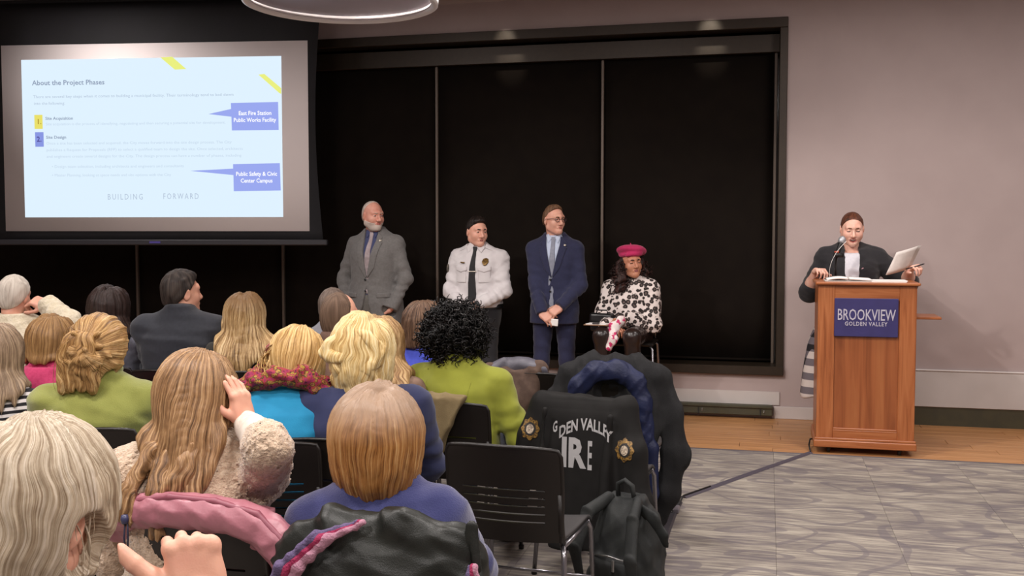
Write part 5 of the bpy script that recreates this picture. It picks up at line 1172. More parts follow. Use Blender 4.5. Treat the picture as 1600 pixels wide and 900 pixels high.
# speaker behind the podium
p = at(1331, 333, PY + .62); p = at_y(1331, 333, PY + DP + .2); BK = fabric('black_cardigan', '17161a', '1b191e')
P = Person('laughing woman in black cardigan and white top speaking behind the podium', (p.x, p.y), 180, T=p.z, pose='stand', w=1.12, deep=1.45, head=(3, -14, 0), hoff=(0, .02, 0), skin=SK_FAIR, face=dict(jw=1.08, full=.004, smile=True), headh=.0036, hs=1.02,
           hands={'L': dict(w=(-.40, .235, ztop + .1), p=(-.55, -.6, .8), f=(-.35, .75, .25), u=(.3, -.2, .9), pose='grip'), 'R': dict(w=(.27, .19, ztop + .075), p=(.5, -.3, .6), f=(-.35, .8, .15), u=(.1, -.3, .9), pose='grip')})
zn = P.zn
P.top('white_top', fabric('white_knit', 'd4d2d8', 'cccad2'), infl=.008, hem=P.zh - .02, arms=False, neckcut=(zn - .03, (0, .3, 1)), nz=(.003, 30), h=.008)
def open_front(F): F.poly([(-.05, zn + .1), (.05, zn + .1), (.052, zn - .1), (.055, .8), (-.055, .8), (-.052, zn - .1)], side=(1, .0), op='s', k=.008)
cd = P.top('cardigan', BK, infl=.02, hem=P.zh - .1, sleeve=.62, ar=(.078, .078, .06), ext=open_front, nz=(.004, 30), fold=.005, neckcut=(zn + .015, (0, .45, 1)), h=.0075, seed=6)
for q in 'LR':
    a, b_ = P.E[q], P.Wr[q]; F = Field(np.minimum(a, b_) - .08, np.maximum(a, b_) + .08, .007); F.rc(a, a + (b_ - a) * .5, .055, .045, k=.02).rc(a + (b_ - a) * .4, b_ + (b_ - a) * .03, .047, .027, k=.02); P.add('forearm', F, SK_FAIR, P.body)
for k_, z in enumerate((zn - .16, zn - .27)): P.patch('button', [(-.075, z), (-.063, z - .006), (-.059, z - .018), (-.069, z - .026), (-.081, z - .022), (-.085, z - .008)], .026, mat('rose_button', 'b08088', .4), cd, h=.004)
def plaid():
    m = bpy.data.materials.new('plaid'); m.use_nodes = True; nt, N, L, b = nodes(m); MATS['plaid'] = m; b.inputs['Roughness'].default_value = .85
    tc = N.new('ShaderNodeTexCoord'); sp_ = N.new('ShaderNodeSeparateXYZ'); L.new(tc.outputs['Object'], sp_.inputs[0]); outs = []
    ad = N.new('ShaderNodeMath'); ad.operation = 'ADD'; L.new(sp_.outputs[0], ad.inputs[0]); L.new(sp_.outputs[1], ad.inputs[1])
    for src in (ad.outputs[0], sp_.outputs[2]):
        mu = N.new('ShaderNodeMath'); mu.operation = 'MULTIPLY'; mu.inputs[1].default_value = 9.0; L.new(src, mu.inputs[0]); fr = N.new('ShaderNodeMath'); fr.operation = 'FRACT'; L.new(mu.outputs[0], fr.inputs[0]); g = N.new('ShaderNodeMath'); g.operation = 'GREATER_THAN'; g.inputs[1].default_value = .5; L.new(fr.outputs[0], g.inputs[0]); outs.append(g.outputs[0])
    s_ = N.new('ShaderNodeMath'); s_.operation = 'ADD'; L.new(outs[0], s_.inputs[0]); L.new(outs[1], s_.inputs[1]); dv = N.new('ShaderNodeMath'); dv.operation = 'DIVIDE'; dv.inputs[1].default_value = 2; L.new(s_.outputs[0], dv.inputs[0])
    r = N.new('ShaderNodeValToRGB'); e = r.color_ramp.elements; e[0].color = lin('1a181c'); e[1].color = lin('c9beb8'); e[1].position = .9; q = e.new(.5); q.color = lin('6a6268'); L.new(dv.outputs[0], r.inputs[0]); L.new(r.outputs[0], b.inputs['Base Color']); return m
F = Field((-.34, -.3, .24), (.46, .32, 1.05), .011); F.loft([(.3, .1, -.02, .28, .2), (.5, .08, -.02, .28, .22), (.75, .05, -.01, .26, .22), (.92, .01, 0, .23, .205), (1.0, 0, 0, .215, .19)], p=2.1, k=0).noise(.01, 22, 3, aniso=(1, 1, .15)); P.add('skirt', F, plaid())
P.pants(fabric('black_tights', '101012'), infl=-.03, name='tights'); P.shoes(mat('black_leather', '131211', .35))
P.face(brow='6a4030', lip='b4685f', closed=True, smile=True)
hb = hairmat('auburn_hair', ['361e14', '562f20', '6a3e2a'], .4)
P.cap(hb, .005, plane=((.07, .098), (-.07, -.1)), nz=(.0012, 200), aniso=(1, .25, 1)); P.blob('hair_bun', hb, lambda F: F.ell((0, -.115, .02), (.04, .032, .04), k=0), (-.06, -.17, -.04), (.06, -.06, .08), h=.005, nz=(.002, 160), rnd=True)
hl = P.Wr['L']; e = tag(empty('handheld_papers', tuple(P.world(hl + V3(.06, .06, .02))), math.radians(180 + 12)), 'sheets of printed paper held up in the hand of the speaker', 'papers')
for k_ in range(3):
    obj('sheet', panel(lambda u, v, k_=k_: (.01 * k_ + (u - .35) * .17 - .06 * v, .03 * k_ * .2 + .03 * math.sin(u * 2.5) + .05 * v, -.06 + .17 * v + .05 * (1 - u)), 8, 6, .0012), mat('printed_paper', 'dcd4ce', .8, 'd2cac4', ns=30), e)
pn = tag(empty('pen', tuple(P.world(hl + V3(-.03, .1, .025))), 0), 'dark pen in the hand of the speaker beside the papers', 'pen'); MB().tube([(-.07, 0, -.02), (0, 0, 0), (.05, 0, .018), (.06, 0, .021)], [.004, .005, .005, .002], 8).build('barrel', mat('pen_black', '15131a', .35), pn); MB().tube([(.02, -.007, .012), (.05, -.007, .022)], .0015, 6).build('clip', M_LEG, pn)
# ---------------------------------------------------------------- audience
SK1 = skinmat('skin_light', 'd6a08a', 'c98f78'); SK2 = skinmat('skin_warm', 'dca68c', 'd09580')
DEN = fabric('denim', '232a3c', '2b3348'); DARKP = fabric('charcoal_trousers', '1c1c20'); SHOE = mat('black_leather', '131211', .35)
def seat_person(label, px, py, d, chair_label=None, rz=0, pants=DEN, chairoff=(0, 0), chair_rz=None, **k):
    """px,py = crown of the head in the photograph, d = its distance; a chair goes under the body"""
    rz = rz + 14 + math.degrees(math.atan((800 - px) / 1600))
    p = at(px, py, d); p.z -= k.pop('hairh', .016); a = math.radians(rz); hy = k.get('lean', 0) + .03 + k.get('hoff', (0, 0, 0))[1]; hx = k.get('side', 0) + k.get('hoff', (0, 0, 0))[0]
    x = p.x - math.cos(a) * hx + math.sin(a) * hy; y = p.y - math.sin(a) * hx - math.cos(a) * hy
    M_ = Matrix.Translation((x, y, 0)) @ Matrix.Rotation(a, 4, 'Z'); MI = M_.inverted()
    for q, hd in (k.get('hands') or {}).items():
        if 'wp' in hd: hd['w'] = tuple(MI @ at(*hd.pop('wp')))
        if 'pp' in hd: hd['p'] = tuple(MI @ at(*hd.pop('pp')))
    P = Person(label, (x, y), rz, T=p.z, group='audience seated on stacking chairs', **k)
    P.pants(pants); P.shoes(SHOE)
    if chair_label:
        cz = rz * .6 if chair_rz is None else chair_rz; b = math.radians(cz); P.chair = chair(chair_label, x - math.sin(b) * .07 + chairoff[0], y + math.cos(b) * .07 + chairoff[1], cz)
    return P
def collar(P, m, parent, z0=-.005, z1=.05, r=.074, r2=.082, infl=0, name='collar', tilt=.012):
    zn = P.zn; F = Field(P.neck + V3(-.16, -.16, -.12), P.neck + V3(.16, .18, .13), .006)
    F.loft([(zn + z0 - .03, P.neck[0], P.neck[1], r + .02, r + .02), (zn + z0, P.neck[0], P.neck[1], r, r), (zn + z1, P.neck[0], P.neck[1] + tilt, r2, r2)], k=0, p=2); F.rc(P.neck + V3(0, .01, z1 - .03), P.neck + V3(0, .02, z1 + .05), .064, .07, k=.004, op='s'); return P.add(name, F, m, parent)
# --- far row
CREAM = mat('cream_knit', 'cfc4ae', .95, 'bfb398', ns=45, bump=.5, bs=120, sheen=.2)
P = seat_person('white-haired man in cream cable-knit sweater at the far left, hand to his face', 22, 427, 6.1, 'black chair under the man in the cream sweater', rz=-15, w=1.22, deep=1.25, head=(-16, -5, 6), skin=SK1, face=dict(full=.004), headh=.0085, lean=.02,
                hands={'R': dict(wp=(74, 476, 6.05), pp=(110, 640, 6.2), f=(-.9, .25, .25), u=(0, -.6, .8), pose='grip')})
P.top('sweater', CREAM, infl=.022, ar=(.075, .068, .056), nz=(.005, 46), fold=.007, seed=21, neckcut=(P.zn + .03,), h=.0075)
P.cap(hairmat('white_short_hair', ['a89c90', 'c9bfb2', 'd8d0c4'], .6), .008, plane=((.06, .085), (-.09, -.085)), nz=(.0016, 200))
GJ = fabric('grey_jacket', '5c5c68', '66666f')
P = seat_person('woman with straight dark brown hair in grey jacket, far row', 172, 448, 6.15, 'black chair under the dark-haired woman in grey', rz=-20, w=.98, head=(-25, 0, 0), skin=SK1, headh=.0085)
P.top('jacket', GJ, infl=.018, seed=22, fold=.006, h=.009); collar(P, GJ, None)
P.grow(hairmat('dark_brown_hair', ['1a1210', '2c1f1b', '3e2e2a'], .35), N=260, L=.3, S=20, wd=.007, seed=4, part=.015, front=.07)
NJ = fabric('slate_jacket', '1e2129', '23262f')
P = seat_person('man with short dark hair in slate-blue jacket looking right', 284, 420, 6.0, 'black chair under the man in the slate jacket', rz=-16, w=1.22, deep=1.2, head=(-46, 2, 0), skin=SK2, face=dict(full=.003), headh=.005, hs=1.06)
j = P.top('jacket', NJ, infl=.022, seed=23, fold=.006, ar=(.072, .064, .052), h=.008, nz=(.005, 24)); collar(P, NJ, j, z1=.045, r=.076, r2=.084)
hb = hairmat('salt_dark_hair', ['1d1714', '2f2723', '50463f'], .55); P.cap(hb, .006, plane=((.072, .085), (-.088, -.075)), nz=(.0026, 200), ext=lambda F: F.ell((0, .0, .08), (.068, .088, .055), k=.02))
OL = fabric('dark_olive_top', '1d1a14', '232017')
P = seat_person('blonde woman with long straight hair in dark olive top, far row', 382, 459, 5.95, 'black chair under the blonde woman in dark olive', rz=-6, w=1.0, head=(-6, 0, 0), skin=SK1, headh=.0085)
P.top('top', OL, infl=.016, seed=24, h=.009)
P.grow(hairmat('blonde_highlight_hair', ['5a4228', '96754a', 'c9a878', 'e0c89c'], .38, root='7a5c3c'), N=420, L=.36, S=22, wd=.0055, seed=6, part=0.0, front=.07)
GT = fabric('light_grey_jacket', '75757c', '7c7c84')
P = seat_person('grey-haired man in light grey jacket, mostly hidden by the bald man', 521, 447, 6.4, 'black chair under the hidden grey-haired man', rz=-12, w=1.08, head=(-10, 0, 0), skin=SK2, headh=.0085)
j = P.top('jacket', GT, infl=.018, seed=25, h=.01); collar(P, GT, j)
P.cap(hairmat('grey_brown_hair', ['4a3c34', '6a5a50', '807268'], .6), .008, plane=((.06, .09), (-.09, -.08)), nz=(.0016, 200))
BS = fabric('bright_blue_shirt', '3c4ab4', '4350bd')
P = seat_person('person with tousled brown hair in bright blue shirt, far row', 664, 472, 5.95, 'black chair under the person in the bright blue shirt', rz=-16, w=1.05, head=(-22, 0, 0), skin=SK2, headh=.0085)
j = P.top('shirt', BS, infl=.014, seed=26, h=.009); collar(P, BS, j, z1=.03)
P.grow(hairmat('tousled_brown_hair', ['2e2018', '5a4232', '8a6c54'], .5), N=360, L=.13, S=12, wd=.007, seed=9, part=None, curl=(.008, 60), spread=.5, off=(.008, .022), front=.06)
# --- second row
PK = fabric('hot_pink_fleece', 'b8305f', 'c43a6a', bs=200)
P = seat_person('short-haired person in hot pink hoodie, second row', 82, 497, 5.3, 'black chair under the person in the pink hoodie', rz=-22, w=.95, head=(-16, -6, 0), skin=SK1, headh=.0085)
j = P.top('hoodie', PK, infl=.022, seed=27, fold=.006, h=.008, nz=(.005, 30))
P.blob('hood', PK, lambda F: (F.loft([(P.zn - .13, 0, P.neck[1] - .075, .1, .075), (P.zn - .04, 0, P.neck[1] - .05, .125, .09), (P.zn + .03, 0, P.neck[1] - .02, .11, .1)], k=0), F.rc(P.neck + V3(-.09, .05, .0), P.neck + V3(.09, .05, .0), .035, .035, k=.04), F.rc(P.neck + V3(0, .0, .02), P.neck + V3(0, .02, .12), .075, .085, k=.01, op='s')), P.neck + V3(-.22, -.24, -.24), P.neck + V3(.22, .2, .14), h=.007, local=False, nz=(.009, 42))
P.grow(hairmat('light_brown_bob', ['5c4028', '8c683f', 'b08c5e'], .42), N=420, L=.125, S=14, wd=.006, seed=10, part=.02, off=(.008, .026), front=.065, crown=(0, -.03, .12))
BR = mat('brown_plaid_jacket', '5a4238', .9, '705548', ns=25, bump=.2, bs=500)
P = seat_person('balding man in brown plaid jacket, second row', 531, 452, 5.1, 'black chair under the balding man', rz=-12, w=1.12, deep=1.15, head=(-18, 0, 0), skin=SK2, headh=.0085, hs=1.06)
j = P.top('jacket', BR, infl=.02, seed=28, fold=.006, h=.0085); collar(P, BR, j, z1=.04)
P.cap(hairmat('greying_fringe', ['4e3c30', '66503f', '7a6352'], .65), .0022, plane=((.0, .125), (-.08, -.085)), nz=(.0008, 240))
TN = mat('tan_plaid_coat', '6e5648', .9, '8a7060', ns=20, bump=.2, bs=500)
P = seat_person('woman with long wavy blonde hair in tan coat, half hidden behind the navy sweater', 592, 496, 4.85, 'black chair under the woman in the tan coat', rz=-16, w=1.0, head=(-20, 0, 0), skin=SK1, headh=.0085)
P.top('coat', TN, infl=.02, seed=29, h=.009)
P.grow(hairmat('wavy_blonde_hair', ['6a4c30', 'a07c52', 'd0b080'], .4), N=420, L=.36, S=26, wd=.0055, seed=12, part=0, wave=1, curl=(.012, 38), front=.065)
LIME2 = fabric('lime_blazer_cloth', '8c902c', '848828', ns=12)
P = seat_person('woman with voluminous black curly hair in lime green blazer', 714, 481, 4.95, 'black chair under the woman in the lime blazer', rz=-22, w=1.16, deep=1.2, head=(-10, 0, 0), hoff=(-.02, 0, 0), skin=SK_TAN, headh=.0085, lean=.03,
                hands={'R': dict(w=(.2, .26, .66), p=(.6, -.5, .5), f=(-.4, .8, -.1), u=(0, 0, 1), pose='fold')})
j = P.top('blazer', LIME2, infl=.02, seed=30, fold=.008, ar=(.07, .062, .052), h=.0068, nz=(.004, 24), hem=.5)
collar(P, LIME2, j, z1=.03)
for sg in (-1, 1): P.patch('back_seam', [(sg * .11, P.zs - .03), (sg * .114, P.zs - .03), (sg * .095, P.zs - .22), (sg * .085, .62), (sg * .081, .62), (sg * .091, P.zs - .22)], .0222, LIME2, j, side=-1, h=.004)
hb = hairmat('black_curls', ['060505', '100d0c', '1d1917'], .45)
P.coils(hb, N=1500, rad=(.155, .15, .155), c=(0, -.02, .01), depth=.06, coil=.010, L=.05, tr=.0045, front=.1, zmin=-.2, hang=.25, seed=14, turns=1.6, S=12)
P.blob('hair_base', hb, lambda F: (F.ell((0, -.025, .01), (.125, .12, .125), k=0), F.ell((0, .13, -.03), (.07, .09, .09), k=.01, op='s')), (-.2, -.2, -.2), (.2, .16, .2), h=.006, nz=(.014, 85), rnd=True)
# --- third row
def stripes(name, c1, c2, f, axis=2):
    m = bpy.data.materials.new(name); m.use_nodes = True; nt, N, L, b = nodes(m); MATS[name] = m; b.inputs['Roughness'].default_value = .85
    tc = N.new('ShaderNodeTexCoord'); sp_ = N.new('ShaderNodeSeparateXYZ'); L.new(tc.outputs['Object'], sp_.inputs[0]); nz = N.new('ShaderNodeTexNoise'); nz.inputs['Scale'].default_value = 4; L.new(tc.outputs['Object'], nz.inputs[0])
    mu = N.new('ShaderNodeMath'); mu.operation = 'MULTIPLY_ADD'; mu.inputs[1].default_value = f; L.new(sp_.outputs[axis], mu.inputs[0]); L.new(nz.outputs[0], mu.inputs[2]); fr = N.new('ShaderNodeMath'); fr.operation = 'FRACT'; L.new(mu.outputs[0], fr.inputs[0])
    g = N.new('ShaderNodeMath'); g.operation = 'GREATER_THAN'; g.inputs[1].default_value = .5; L.new(fr.outputs[0], g.inputs[0]); mx = N.new('ShaderNodeMix'); mx.data_type = 'RGBA'; L.new(g.outputs[0], mx.inputs['Factor']); mx.inputs['A'].default_value = lin(c1); mx.inputs['B'].default_value = lin(c2); L.new(mx.outputs['Result'], b.inputs['Base Color']); return m
P = seat_person('woman with ash blonde hair in black and white striped top at the left edge', -10, 508, 4.45, 'black chair under the woman in the striped top', rz=-20, w=1.0, head=(-12, 0, 0), skin=SK1, headh=.0085)
P.top('striped_top', stripes('striped_jersey', '121016', 'cfc9c8', 38), infl=.014, seed=31, h=.008)
P.grow(hairmat('ash_blonde_hair', ['5a4838', '8c7660', 'b59d80'], .4), N=420, L=.26, S=20, wd=.0055, seed=13, part=0, front=.065)
LF = mat('lime_fleece', '868a42', .95, '7e823c', ns=14, bump=.25, bs=260, sheen=.4)
P = seat_person('woman with messy blonde ponytail in lime green fleece', 154, 496, 4.3, 'black chair under the woman in the lime fleece', rz=-12, w=1.14, deep=1.15, head=(-8, -4, 0), skin=SK1, headh=.0085, hs=1.05)
j = P.top('fleece', LF, infl=.022, seed=32, fold=.006, ar=(.07, .062, .052), h=.0068, nz=(.006, 22)); collar(P, LF, j, z1=.06, r=.08, r2=.105, tilt=.03)
hb = hairmat('messy_blonde_hair', ['5e4226', '8f6a3e', 'b48f5c', 'd0b080'], .42)
P.cap(hb, .012, plane=((.072, .088), (-.09, -.08)), nz=(.0022, 190), aniso=(.5, 1, 1)); P.grow(hb, N=420, L=.13, S=12, part=None, off=(.008, .016), front=.07, lowest=-.05, crown=(0, .12, .06), coll=False, base=False, name='hair_drawn_back', grav=.5, stiff=.8, flow='back')
r_ = random.Random(5)
pp = []
for i in range(15):
    a = r_.uniform(-1, 1); b_ = r_.uniform(-1, 1); e_ = r_.uniform(0, 1)
    pp.append([(-.005 + a * .012, -.1, .03 + b_ * .01), (-.02 + a * .035, -.14 - .012 * b_, .05 + .02 * b_), (-.03 + a * .055, -.16 - .01 * e_, .0 + .025 * b_), (-.03 + a * .06, -.15, -.06 - .03 * e_), (-.03 + a * .065, -.135, -.08 - .07 * e_)])
P.locks(hb, pp, .0038, 'ponytail', seed=3, n=22, jit=.006, S=14, hull=.0055); P.locks(hb, pp[::2], .0022, 'loose_strands', seed=4, n=6, jit=.014, S=12)
TQ = fabric('turquoise_knit', '0b7ba6', '1085b0', ns=10, bs=400)
P = seat_person('blonde woman in turquoise sweater with colourful fringed scarf', 462, 510, 4.2, 'black chair under the woman in the turquoise sweater', rz=-8, hairh=.03, w=1.24, deep=1.3, head=(-5, -24, 4), skin=SK1, headh=.0085, lean=.1, hoff=(.06, .06, 0), sh=.06)
j = P.top('sweater', TQ, infl=.024, seed=33, fold=.006, ar=(.075, .066, .054), h=.007, nz=(.006, 18))
hb = hairmat('golden_blonde_hair', ['7a5830', 'b08a50', 'd8b47a', 'e8cf9c'], .4)
P.cap(hb, .012, plane=((.072, .085), (-.09, -.1)), nz=(.0016, 150)); P.grow(hb, N=320, L=.12, S=14, part=.02, wd=.006, off=(.01, .02), front=.07, base=False, name='hair_loose', coll=True, seed=3, crown=(0, -.01, .12))
P.locks(hb, [[(-.07, -.06, .03), (-.1, -.08, .0), (-.105, -.085, -.06), (-.1, -.09, -.11)]], .006, 'ponytail', n=26, jit=.012, seed=4)
sc = mat('wine_hair_tie', '5a1420', .8, 'a03a4a', ns=60); P.blob('hair_scarf', sc, lambda F: F.chain([(-.1, -.07, .035), (-.06, -.05, .1), (.0, -.02, .135), (.05, .02, .12)], [.017, .012, .012, .008], k=.01), (-.14, -.12, -.02), (.1, .08, .17), h=.005, nz=(.004, 120))
def scarfmat():
    m = bpy.data.materials.new('rainbow_scarf'); m.use_nodes = True; nt, N, L, b = nodes(m); MATS['rainbow_scarf'] = m; b.inputs['Roughness'].default_value = .9
    tc = N.new('ShaderNodeTexCoord'); n = N.new('ShaderNodeTexNoise'); n.inputs['Scale'].default_value = 45; n.inputs['Detail'].default_value = 3; L.new(tc.outputs['Object'], n.inputs[0]); r = N.new('ShaderNodeValToRGB'); e = r.color_ramp.elements
    cs = ['1a1012', '7a1c3a', '8a2450', '9a3a2a', '30201c', 'a88a34', '901c40', '6a6a3a']
    while len(e) < len(cs): e.new(.5)
    for i, c in enumerate(cs): e[i].position = .3 + .4 * i / (len(cs) - 1); e[i].color = lin(c)
    L.new(n.outputs[0], r.inputs[0]); L.new(r.outputs[0], b.inputs['Base Color']); return m
SCM = scarfmat(); nk = P.neck + V3(.02, .0, .05)
P.blob('scarf', SCM, lambda F: (F.chain([nk + V3(-.17, -.03, -.045), nk + V3(-.1, -.085, .0), nk + V3(0, -.1, .02), nk + V3(.1, -.08, .01), nk + V3(.17, -.05, -.05), nk + V3(.2, -.02, -.13)], [.035, .035, .036, .04, .05, .04], k=.02), F.chain([nk + V3(.08, -.08, .02), nk + V3(.09, .05, .03), nk + V3(-.08, .06, .02), nk + V3(-.12, -.06, .0)], [.035] * 4, k=.02)), nk - .32, nk + .3, h=.0055, local=False, nz=(.008, 110))
pp = [[tuple(nk + V3(-.17 - .02 * i, -.06 + .01 * i, -.03 + .008 * i)), tuple(nk + V3(-.2 - .012 * i, -.06, -.06)), tuple(nk + V3(-.2 - .01 * i, -.07, -.1))] for i in range(4)]
P.locks(hairmat('scarf_fringe', ['c04a30', 'd8b040', '9ab040', 'b0204a'], .8), pp, .0045, 'fringe', n=10, jit=.012, local=False)
NV = fabric('navy_sweater', '1b2146', '20274d', ns=10)
P = seat_person('blonde woman with pinned-up hair in navy sweater', 567, 489, 4.1, 'black chair under the woman in the navy sweater', rz=-8, hairh=.036, w=1.2, deep=1.2, head=(-10, 0, 0), skin=SK1, headh=.0085, hs=1.04, chairoff=(-.03, -.02))
P.top('sweater', NV, infl=.02, seed=34, fold=.006, ar=(.075, .066, .052), h=.0068, nz=(.005, 22), neckcut=(P.zn + .0,), hem=.5)
hb = hairmat('platinum_blonde_hair', ['9a7848', 'c8a66a', 'e6cf98', 'f0e0b8'], .35)
P.cap(hb, .012, plane=((.072, .085), (-.09, -.075)), nz=(.0018, 140))
P.grow(hb, N=420, L=.15, S=16, part=.03, wd=.0055, off=(.012, .028), front=.07, base=False, wave=.8, curl=(.007, 50), coll=False, name='hair_swept', seed=15, crown=(.02, .0, .13), lowest=-.02)
pp = []
for i in range(14):
    a = -1 + 2 * i / 13; pp.append([(a * .055, -.09, .05), (a * .08, -.12, .0), (a * .065, -.122 - .01 * (i % 2), -.045), (a * .075, -.1, -.075 - .016 * (i % 3)), (a * .085, -.1, -.09 - .016 * (i % 2))])
P.locks(hb, pp, .0035, 'hair_curls', seed=6, n=16, jit=.005, S=14, hull=.0055); P.locks(hb, pp[::2], .002, 'loose_strands', seed=9, n=5, jit=.012, S=12)
P.locks(hb, [[(-.04, -.1, .07), (-.09, -.12, .05), (-.1, -.12, .01), (-.05, -.135, .0), (.0, -.13, .02)], [(-.02, -.1, .09), (.05, -.12, .08), (.09, -.11, .02), (.07, -.12, -.03)]], .004, 'hair_roll', seed=7, n=70, jit=.008, S=16, hull=.0055)
# --- fourth row
SHP = mat('cream_sherpa', 'b99f86', .98, 'd0b9a0', ns=70, bump=.8, bs=160, sheen=.5)
P = seat_person('woman with long light brown hair in cream sherpa coat, hand at her forehead', 305, 547, 3.15, None, hairh=.032, rz=-12, w=1.14, deep=1.15, head=(-8, -12, 6), skin=SK2, headh=.0085, lean=.06, hs=1.04, hoff=(-.01, .01, 0),
                hands={'R': dict(wp=(384, 660, 3.1), pp=(470, 900, 3.1), f=(-.25, .12, 1.0), u=(.85, -.5, .1), pose='relaxed', h=.0035, key='forehead')})
CH_PINK = chair('black chair draped with the pink puffer coat', *(lambda q: (q.x - .02, q.y + .28))(at_z(318, 800, .815)), rz=-5)
def sherpa(F): F.rc(P.neck + V3(-.06, -.0, -.03), P.neck + V3(.07, -.0, -.03), .07, .07, k=.05)
cut_at = P.Wr['R'] + (P.E['R'] - P.Wr['R']) * .5; sav = P.Wr['R'].copy(); P.Wr['R'] = cut_at
cr = np.random.default_rng(8)
P.top('sherpa_coat', SHP, infl=.022, seed=35, fold=.005, ar=(.08, .066, .058), ext=sherpa, h=.0058, nz=(.006, 20), hem=.5, neckcut=(P.zn + .05,))
P.last.noise(.0045, 420, 5, warp=2.5, n=6); me = P.last.mesh('sherpa_coat'); o_ = [c for c in P.root.children if c.name.startswith('sherpa_coat')][0]; me.materials.append(SHP); old = o_.data; o_.data = me; bpy.data.meshes.remove(old)
P.Wr['R'] = sav; cf = fabric('ribbed_cuff', 'c9bdae', 'd4c9bb', bs=500)
F = Field(np.minimum(cut_at, sav) - .1, np.maximum(cut_at, sav) + .1, .005); F.rc(cut_at + (cut_at - sav) * .3, sav + (cut_at - sav) * .12, .056, .038, k=0, fold=.0035, ff=210, ph=1, fw=(.1, 1.3)); P.add('inner_sleeve', F, cf)
P.grow(hairmat('light_brown_long_hair', ['4e3824', '7c5c3e', 'a07c56', 'bd9c74'], .34), N=800, L=.37, S=22, wd=.0065, seed=16, part=None, loose=240, gather=3.2, crown=(.01, .0, .125), front=.07, off=(.008, .024), ends=.3, capt=.012, bias=(0, -.3, 0))
P.locks(MATS['light_brown_long_hair'], [[(-.05, -.13, -.14), (-.07, -.16, -.22), (-.085, -.165, -.29), (-.075, -.155, -.35)], [(-.0, -.135, -.15), (-.01, -.165, -.24), (.0, -.17, -.31), (.02, -.16, -.37)], [(.05, -.13, -.13), (.055, -.16, -.2), (.05, -.165, -.27)]], .004, 'hair_tail', n=24, jit=.011, hull=.006)
wr = sav; rg = P.Hd['R']; R_ = frame_of(rg['f'], rg['u']); MB().tube([R_ @ (V3(.0105, .108, -.012) + .0105 * V3(math.cos(a * .5236), .25 * math.sin(a * .5236), math.sin(a * .5236))) + wr for a in range(13)], .0016, 6).build('ring', mat('ring_silver', 'd8d4d0', .2, metal=.9), P.body)
BF = mat('periwinkle_fleece', '2e3262', .95, '353968', ns=12, bump=.25, bs=240, sheen=.4)
P = seat_person('woman with coppery bob in periwinkle blue fleece', 588, 600, 2.93, None, hairh=.045, rz=-6, w=1.08, deep=1.2, head=(0, -4, 0), skin=SK1, headh=.0085, hs=1.06, lean=.02)
CH_RED = chair('black chair draped with the dark jacket with striped trim', *(lambda q: (q.x, q.y + .28))(at_z(592, 830, .815)), rz=0)
j = P.top('fleece', BF, infl=.024, seed=36, fold=.007, ar=(.075, .068, .054), h=.006, nz=(.007, 20), hem=.5); collar(P, BF, j, z1=.05, r=.082, r2=.095)
P.grow(hairmat('copper_bob_hair', ['5e3a1a', '8a5a2c', 'a87844', 'c09a68'], .36, root='9c826c'), N=900, L=.165, S=20, wd=.0065, seed=17, part=None, front=.07, off=(.014, .034), ends=.14, crown=(0, -.05, .125), capt=.018, coll=False, flip=-.012, Lf=lambda p, L: L * (.62 + .38 * np.clip((p[:, 2] + .06) / .18, 0, 1)))
# --- nearest head, left edge, with the raised hand
GYF = fabric('heather_grey_top', '6a6468', '777176')
pn = at(58, 655, 1.5); pn.z -= .02; RZ = 14
_M = Matrix.Translation((pn.x, pn.y - .03, 0)) @ Matrix.Rotation(math.radians(RZ), 4, 'Z')
wl = _M.inverted() @ at(312, 944, 1.42); up_l = _M.inverted().to_3x3() @ (-ray(280, 860)); rt_l = _M.inverted().to_3x3() @ (_R @ Vector((1, 0, 0)))
P = Person('person with short silver blond hair in the left foreground, fist raised', (pn.x, pn.y - .03), RZ, T=pn.z, w=1.15, deep=1.2, head=(-22, -8, 0), skin=SK2, headh=.0035, hs=1.04, sh=-.03, group='audience seated on stacking chairs',
           hands={'R': dict(w=tuple(wl), p=(.65, .1, .5), f=tuple(Vector((0, 0, 1)) - rt_l * .12 - up_l * .25), u=tuple(up_l + Vector((0, 0, .25))), pose='fist', h=.0026, key='fore', thumb=[V3(-.7, .7, .02), V3(-.66, .75, -.02), V3(-.6, .8, -.08)], sc=.96)})
P.pants(DARKP); P.shoes(SHOE); chair('black chair under the silver-haired person in the foreground', pn.x, pn.y + .05, RZ)
P.top('top', GYF, infl=.016, seed=37, h=.008, sleeve=.85)
hb = hairmat('silver_blond_hair', ['84705a', 'a5937a', 'c4b59e', 'd8cbb8'], .4)
P.cap(hb, .010, plane=((.072, .088), (-.09, -.09)), nz=(.0016, 150), h=.004)
P.grow(hb, N=1300, L=.085, S=12, part=None, wave=.9, ears=True, wd=.006, off=(.006, .016), front=.075, lowest=-.075, base=False, curl=(.004, 45), coll=False, vox=.0045, loose=160, seed=18, crown=(-.03, -.05, .12), grav=.8, name='hair', stiff=.72)
# ---------------------------------------------------------------- empty chairs with coats and bags
ce = chair_at('empty black chair with slotted back in the second row from the camera', 782, 697, -4)
cf_ = chair_at('black chair hung with the black fire jacket', 912, 632, -6)
cn = chair_at('black chair under the grey coat with navy hood', 955, 597, -4)
cb_ = chair_at('black chair with a brown and grey coat, beside the lime blazer', 822, 583, 0)
